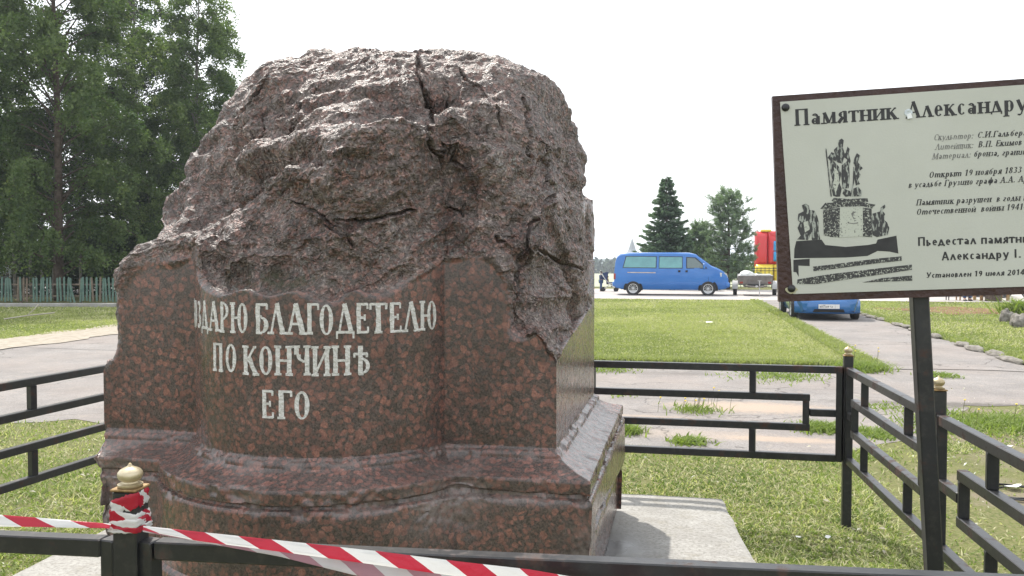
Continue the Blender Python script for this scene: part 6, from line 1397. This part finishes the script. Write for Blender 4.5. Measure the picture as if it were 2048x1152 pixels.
person(Vector((gx(1930, 33.3), 33.3, 0)), R(165), 1.7, 'seated person in bright blue with dark trousers under the sign', bluecl, navy, seat=True)
stl = empty('stool', (gx(1930, 33.3), 33.45, 0), 0, 'low wooden stool under the seated person in blue', 'stool'); mb = MB(); mb.box((0, 0, .38), (.42, .36, .05), bev=.008); mb.build('seat', M['wood'], stl)
for a in (-1, 1):
    for b_ in (-1, 1): mb = MB(); mb.box((a * .17, b_ * .14, .18), (.04, .04, .36)); mb.build('leg', M['wood'], stl)
bk = empty('bicycle', (gx(2034, 35.5), 35.5, 0), R(8), 'bicycle with pale rims standing right of the wooden table', 'bicycle')
for x in (-.52, .52):
    mb = MB(); Mx = Matrix.Translation((x, 0, .33)) @ Matrix.Rotation(R(90), 4, 'X'); mb.lathe([(.31, -.015), (.335, 0), (.31, .015), (.295, 0)], 28, Mx); wl = mb.build('tyre', M['rubber'], bk, True)
    mb = MB(); mb.lathe([(.285, -.01), (.293, 0), (.285, .01), (.275, 0)], 28, Mx); mb.build('rim', M['zinc'], wl)
    for k in range(10): a = k * math.pi / 5; mb = MB(); mb.tube([(x, 0, .33), (x + .285 * math.cos(a), 0, .33 + .285 * math.sin(a))], .003, 4); mb.build('spoke', M['zinc'], wl)
mb = MB()
for a, b_ in (((-.52, .33), (-.2, .80)), ((-.52, .33), (-.05, .30)), ((-.05, .30), (-.2, .80)), ((-.05, .30), (.38, .78)), ((-.2, .78), (.38, .80)), ((.38, .85), (.52, .33))): mb.tube([(a[0], 0, a[1]), (b_[0], 0, b_[1])], .016, 6)
mb.build('frame', M['inf_red'], bk); mb = MB(); mb.tube([(.34, -.26, .98), (.38, 0, .96), (.34, .26, .98)], .013, 6); mb.tube([(.38, 0, .85), (.38, 0, .96)], .013, 6); mb.build('handlebar', M['chassis'], bk); mb = MB(); mb.box((-.22, 0, .86), (.24, .13, .05), bev=.02); mb.build('saddle', M['chassis'], bk)

# stones and kerb along the driveway
M['stone'] = mat('grey_stone', (.13, .12, .105), .9, col2=(.27, .25, .225), scale=7, bump=.9, bscale=22, spec=.2)
kr = bpy.data.objects.new('kerb_stones', None); C.objects.link(kr); tag(kr, kind='structure')
uk = 5.06; vk = 34.0; rk = random.Random(9); k = 0
while vk > 11.0:
    L = rk.uniform(.55, 1.0)
    if not (20 < vk < 24 and rk.random() < .5) and rk.random() < .93:
        c = UV2W(uk + rk.uniform(-.05, .06), vk - L / 2, .03); o = lump('kerb_stone', c, (.10 + rk.uniform(0, .04), L * .50, .055 + rk.uniform(-.02, .015)), 30 + k, M['stone'], parent=kr, amp=.5, rz=-A + rk.gauss(0, .04), n=8)
    vk -= L + rk.uniform(.02, .12); k += 1
for i, (px, py, r_, lb) in enumerate(((2046, 655, (.27, .22, .21), 'grey lichen-spotted boulder with a reddish patch at the right edge'), (2013, 644, (.15, .14, .20), 'paler upright stone just left of the spotted boulder'))):
    p_ = G(px, py); lump('boulder', (p_.x, p_.y, r_[2] * .6), r_, 70 + i, M['stone'], lb, 'stone', amp=.5, n=16)
# taller plants
def tuft(px, py, n, h, w_, seed, label, m='grass', z=0.0, flowers=0, name='weed_plant', wide=.012):
    rr = np.random.default_rng(seed); b = G(px, py, z); root = empty(name, b, 0, label, 'plant'); P = rr.normal(0, w_ * .33, (n, 2)); V, F = blades(P, h * rr.uniform(.4, 1, n), wide * rr.uniform(.7, 1.5, n), rr.uniform(.5, 1.7, n))
    o = mk_np('leaves', V, F, M[m], root); set_attr(o, 'tint', np.repeat(rr.uniform(.1, .75, n), 5))
    r2 = random.Random(seed)
    for k in range(flowers):
        x, y = r2.gauss(0, w_ * .45), r2.gauss(0, w_ * .3); hh_ = h * r2.uniform(1.3, 2.0); mb = MB(); mb.tube([(x, y, 0), (x + .01, y, hh_ * .6), (x + .03, y + .01, hh_)], .0022, 4); st_ = mb.build('stalk', M['stem'], root)
        mb = MB(); mb.lathe([(.003, -.006), (.012, 0), (.010, .005), (.002, .007)], 8, Matrix.Translation((x + .03, y + .01, hh_))); mb.build('flower', M['yellow_flower'], st_)
    return root
M['stem'] = mat('weed_stem', (.10, .11, .04), .8); M['yellow_flower'] = mat('yellow_flower', (.75, .55, .02), .6)
tuft(1395, 822, 260, .10, .42, 1, 'weed with thin stalks and yellow flowers on the path behind the fence', z=.005, flowers=16)
tuft(1378, 884, 420, .07, .22, 2, 'low leafy green weed rosette between the two lower fence rails', z=.005, wide=.02)
tuft(1248, 865, 500, .12, .25, 3, 'green weeds at the path edge right of the monument plinth', z=.005, wide=.015)
tuft(1245, 792, 50, .06, .25, 4, 'thin dry weed on the path left of the yellow flowers', z=.005)
tuft(1640, 860, 900, .11, .34, 5, 'bright green tuft on the path beside the back fence corner', z=.0, wide=.014)
tuft(1740, 870, 700, .08, .40, 6, 'flat green weeds between the back corner post and the sign post', z=.0, wide=.016)
tuft(1720, 740, 900, .20, .55, 7, 'tall grass tuft at the corner of the lawn behind the corner post', z=.0, flowers=4, wide=.016)
tuft(1775, 817, 260, .05, .5, 8, 'sparse weeds on the broken asphalt left of the sign post', z=.0, wide=.016)
tuft(1880, 752, 300, .08, .35, 9, 'small green clump on the driveway edge right of the sign post', z=.014, wide=.016)
tuft(1560, 752, 700, .07, .9, 10, 'grass creeping over the path edge behind the back fence', z=.006, wide=.016)
tuft(1210, 738, 500, .07, .7, 11, 'grass creeping over the path edge beside the monument shaft', z=.006, wide=.016)
tuft(2046, 628, 500, .7, .7, 12, 'tall yellow green plant growing behind the boulders', z=.0, wide=.05, flowers=3)
tuft(1905, 850, 800, .12, .9, 13, 'ragged grass patch right of the gold topped side post', z=.0, flowers=3, wide=.014)
tuft(2030, 850, 900, .13, .8, 14, 'ragged grass patch at the right edge of the picture', z=.0, flowers=4, wide=.014)
# clippings, dry leaves and paper flecks on the grass: nobody could count them
nq = 900; rr = np.random.default_rng(77)
lp = np.concatenate([field_pts(620, 2.6, 7.2, 1200, 2100), field_pts(240, 3.2, 8.3, -60, 260), field_pts(120, 6, 11, 1800, 2100)]); lp = lp[~inpoly(lp, SL)]
c3_ = np.c_[lp, .022 + .02 * rr.uniform(0, 1, len(lp))]; a = rr.normal(0, 1, (len(lp), 3)); a[:, 2] *= .35; a /= np.linalg.norm(a, axis=1)[:, None]; b_ = np.cross(a, np.array([0, 0, 1.]) + rr.normal(0, .3, (len(lp), 3))); b_ /= np.linalg.norm(b_, axis=1)[:, None]
s_ = (.007 + .016 * rr.uniform(0, 1, len(lp)) ** 3)[:, None]; up_ = np.array([0, 0, 1.]) * s_ * .35
Vl = np.stack([c3_ - a * s_ * 1.3, c3_ - b_ * s_ * .4 + up_, c3_ + a * s_ * 1.3, c3_ + b_ * s_ * .4 + up_ * .6], 1).reshape(-1, 3)
M['litter'] = leafmat('dry_litter', (.30, .26, .17), (.55, .52, .44), (.70, .69, .66), .2)
o = mk_np('dry_clippings', Vl, np.concatenate([np.arange(len(Vl)).reshape(-1, 4)[:, [0, 1, 2]], np.arange(len(Vl)).reshape(-1, 4)[:, [0, 2, 3]]]), M['litter']); set_attr(o, 'tint', np.repeat(rr.uniform(0, 1, len(lp)), 4)); tag(o, kind='stuff')
def scrap(px, py, s, label, z=.02, m='white_lid_', seed=1):
    p_ = G(px, py, z); r2 = random.Random(seed); mb = MB(); n_ = 7; V_ = [(0, 0, s * .3)]
    for k in range(n_): a = k * 2 * math.pi / n_; r_ = s * r2.uniform(.6, 1.2); V_.append((r_ * math.cos(a), r_ * math.sin(a) * .8, s * r2.uniform(-.0, .45)))
    mb.add(V_, [(0, 1 + k, 1 + (k + 1) % n_) for k in range(n_)]); o = mb.build('paper_scrap', M['paper']); o.location = p_; tag(o, label, 'litter')
M['paper'] = mat('paper', (.72, .72, .70), .8)
scrap(1418, 646, .12, 'white scrap of paper lying on the mown lawn', .05, seed=3)
scrap(1598, 1074, .018, 'small pale scrap on the grass beyond the concrete slab', .04, seed=4); scrap(1655, 1015 + 60, .02, 'pale crumpled scrap on the grass near the corner post foot', .04, seed=5)
scrap(1912, 843, .03, 'white scrap beside the gold topped side post', .03, seed=6); scrap(2020, 893, .035, 'white scrap on the bare soil at the right edge', .03, seed=7); scrap(2030, 975, .06, 'white scrap inside the dark wire coil at the right', .02, seed=8)
cw = G(2030, 990); mb = MB()
for k in range(3): mb.tube([(cw.x + (.20 + .02 * k) * math.cos(t + k), cw.y + (.20 + .02 * k) * math.sin(t + k) * .8, .012 + .008 * k + .01 * math.sin(2 * t)) for t in np.linspace(0, 5.9, 30)], .006, 6)
o = mb.build('wire_coil', M['iron']); tag(o, 'dark loops of wire lying on bare soil at the right edge', 'wire')
tw = G(62, 640); mb = MB(); mb.tube([tw + Vector((-.6, -.2, .04)), tw + Vector((-.1, .0, .12)), tw + Vector((.5, .25, .18))], .018, 5); mb.tube([tw + Vector((-.1, 0, .12)), tw + Vector((.1, .0, .3)), tw + Vector((.15, .1, .42))], .012, 5); o = mb.build('dead_branch', mat('pale_branch', (.42, .38, .32), .8)); tag(o, 'pale dead branch lying on the grass across the road', 'branch')

# ================================================================ air
HZ = bpy.data.materials.new('haze'); HZ.use_nodes = True; t = HZ.node_tree; t.nodes.remove(t.nodes['Principled BSDF']); pv = t.nodes.new('ShaderNodeVolumePrincipled')
pv.inputs['Color'].default_value = (.82, .90, 1, 1); pv.inputs['Density'].default_value = .0006; pv.inputs['Anisotropy'].default_value = .3; t.links.new(pv.outputs[0], t.nodes['Material Output'].inputs['Volume'])
mb = MB(); mb.box((50, 720, 7.5), (2100, 1640, 27)); hz = mb.build('haze', HZ); tag(hz, kind='stuff')
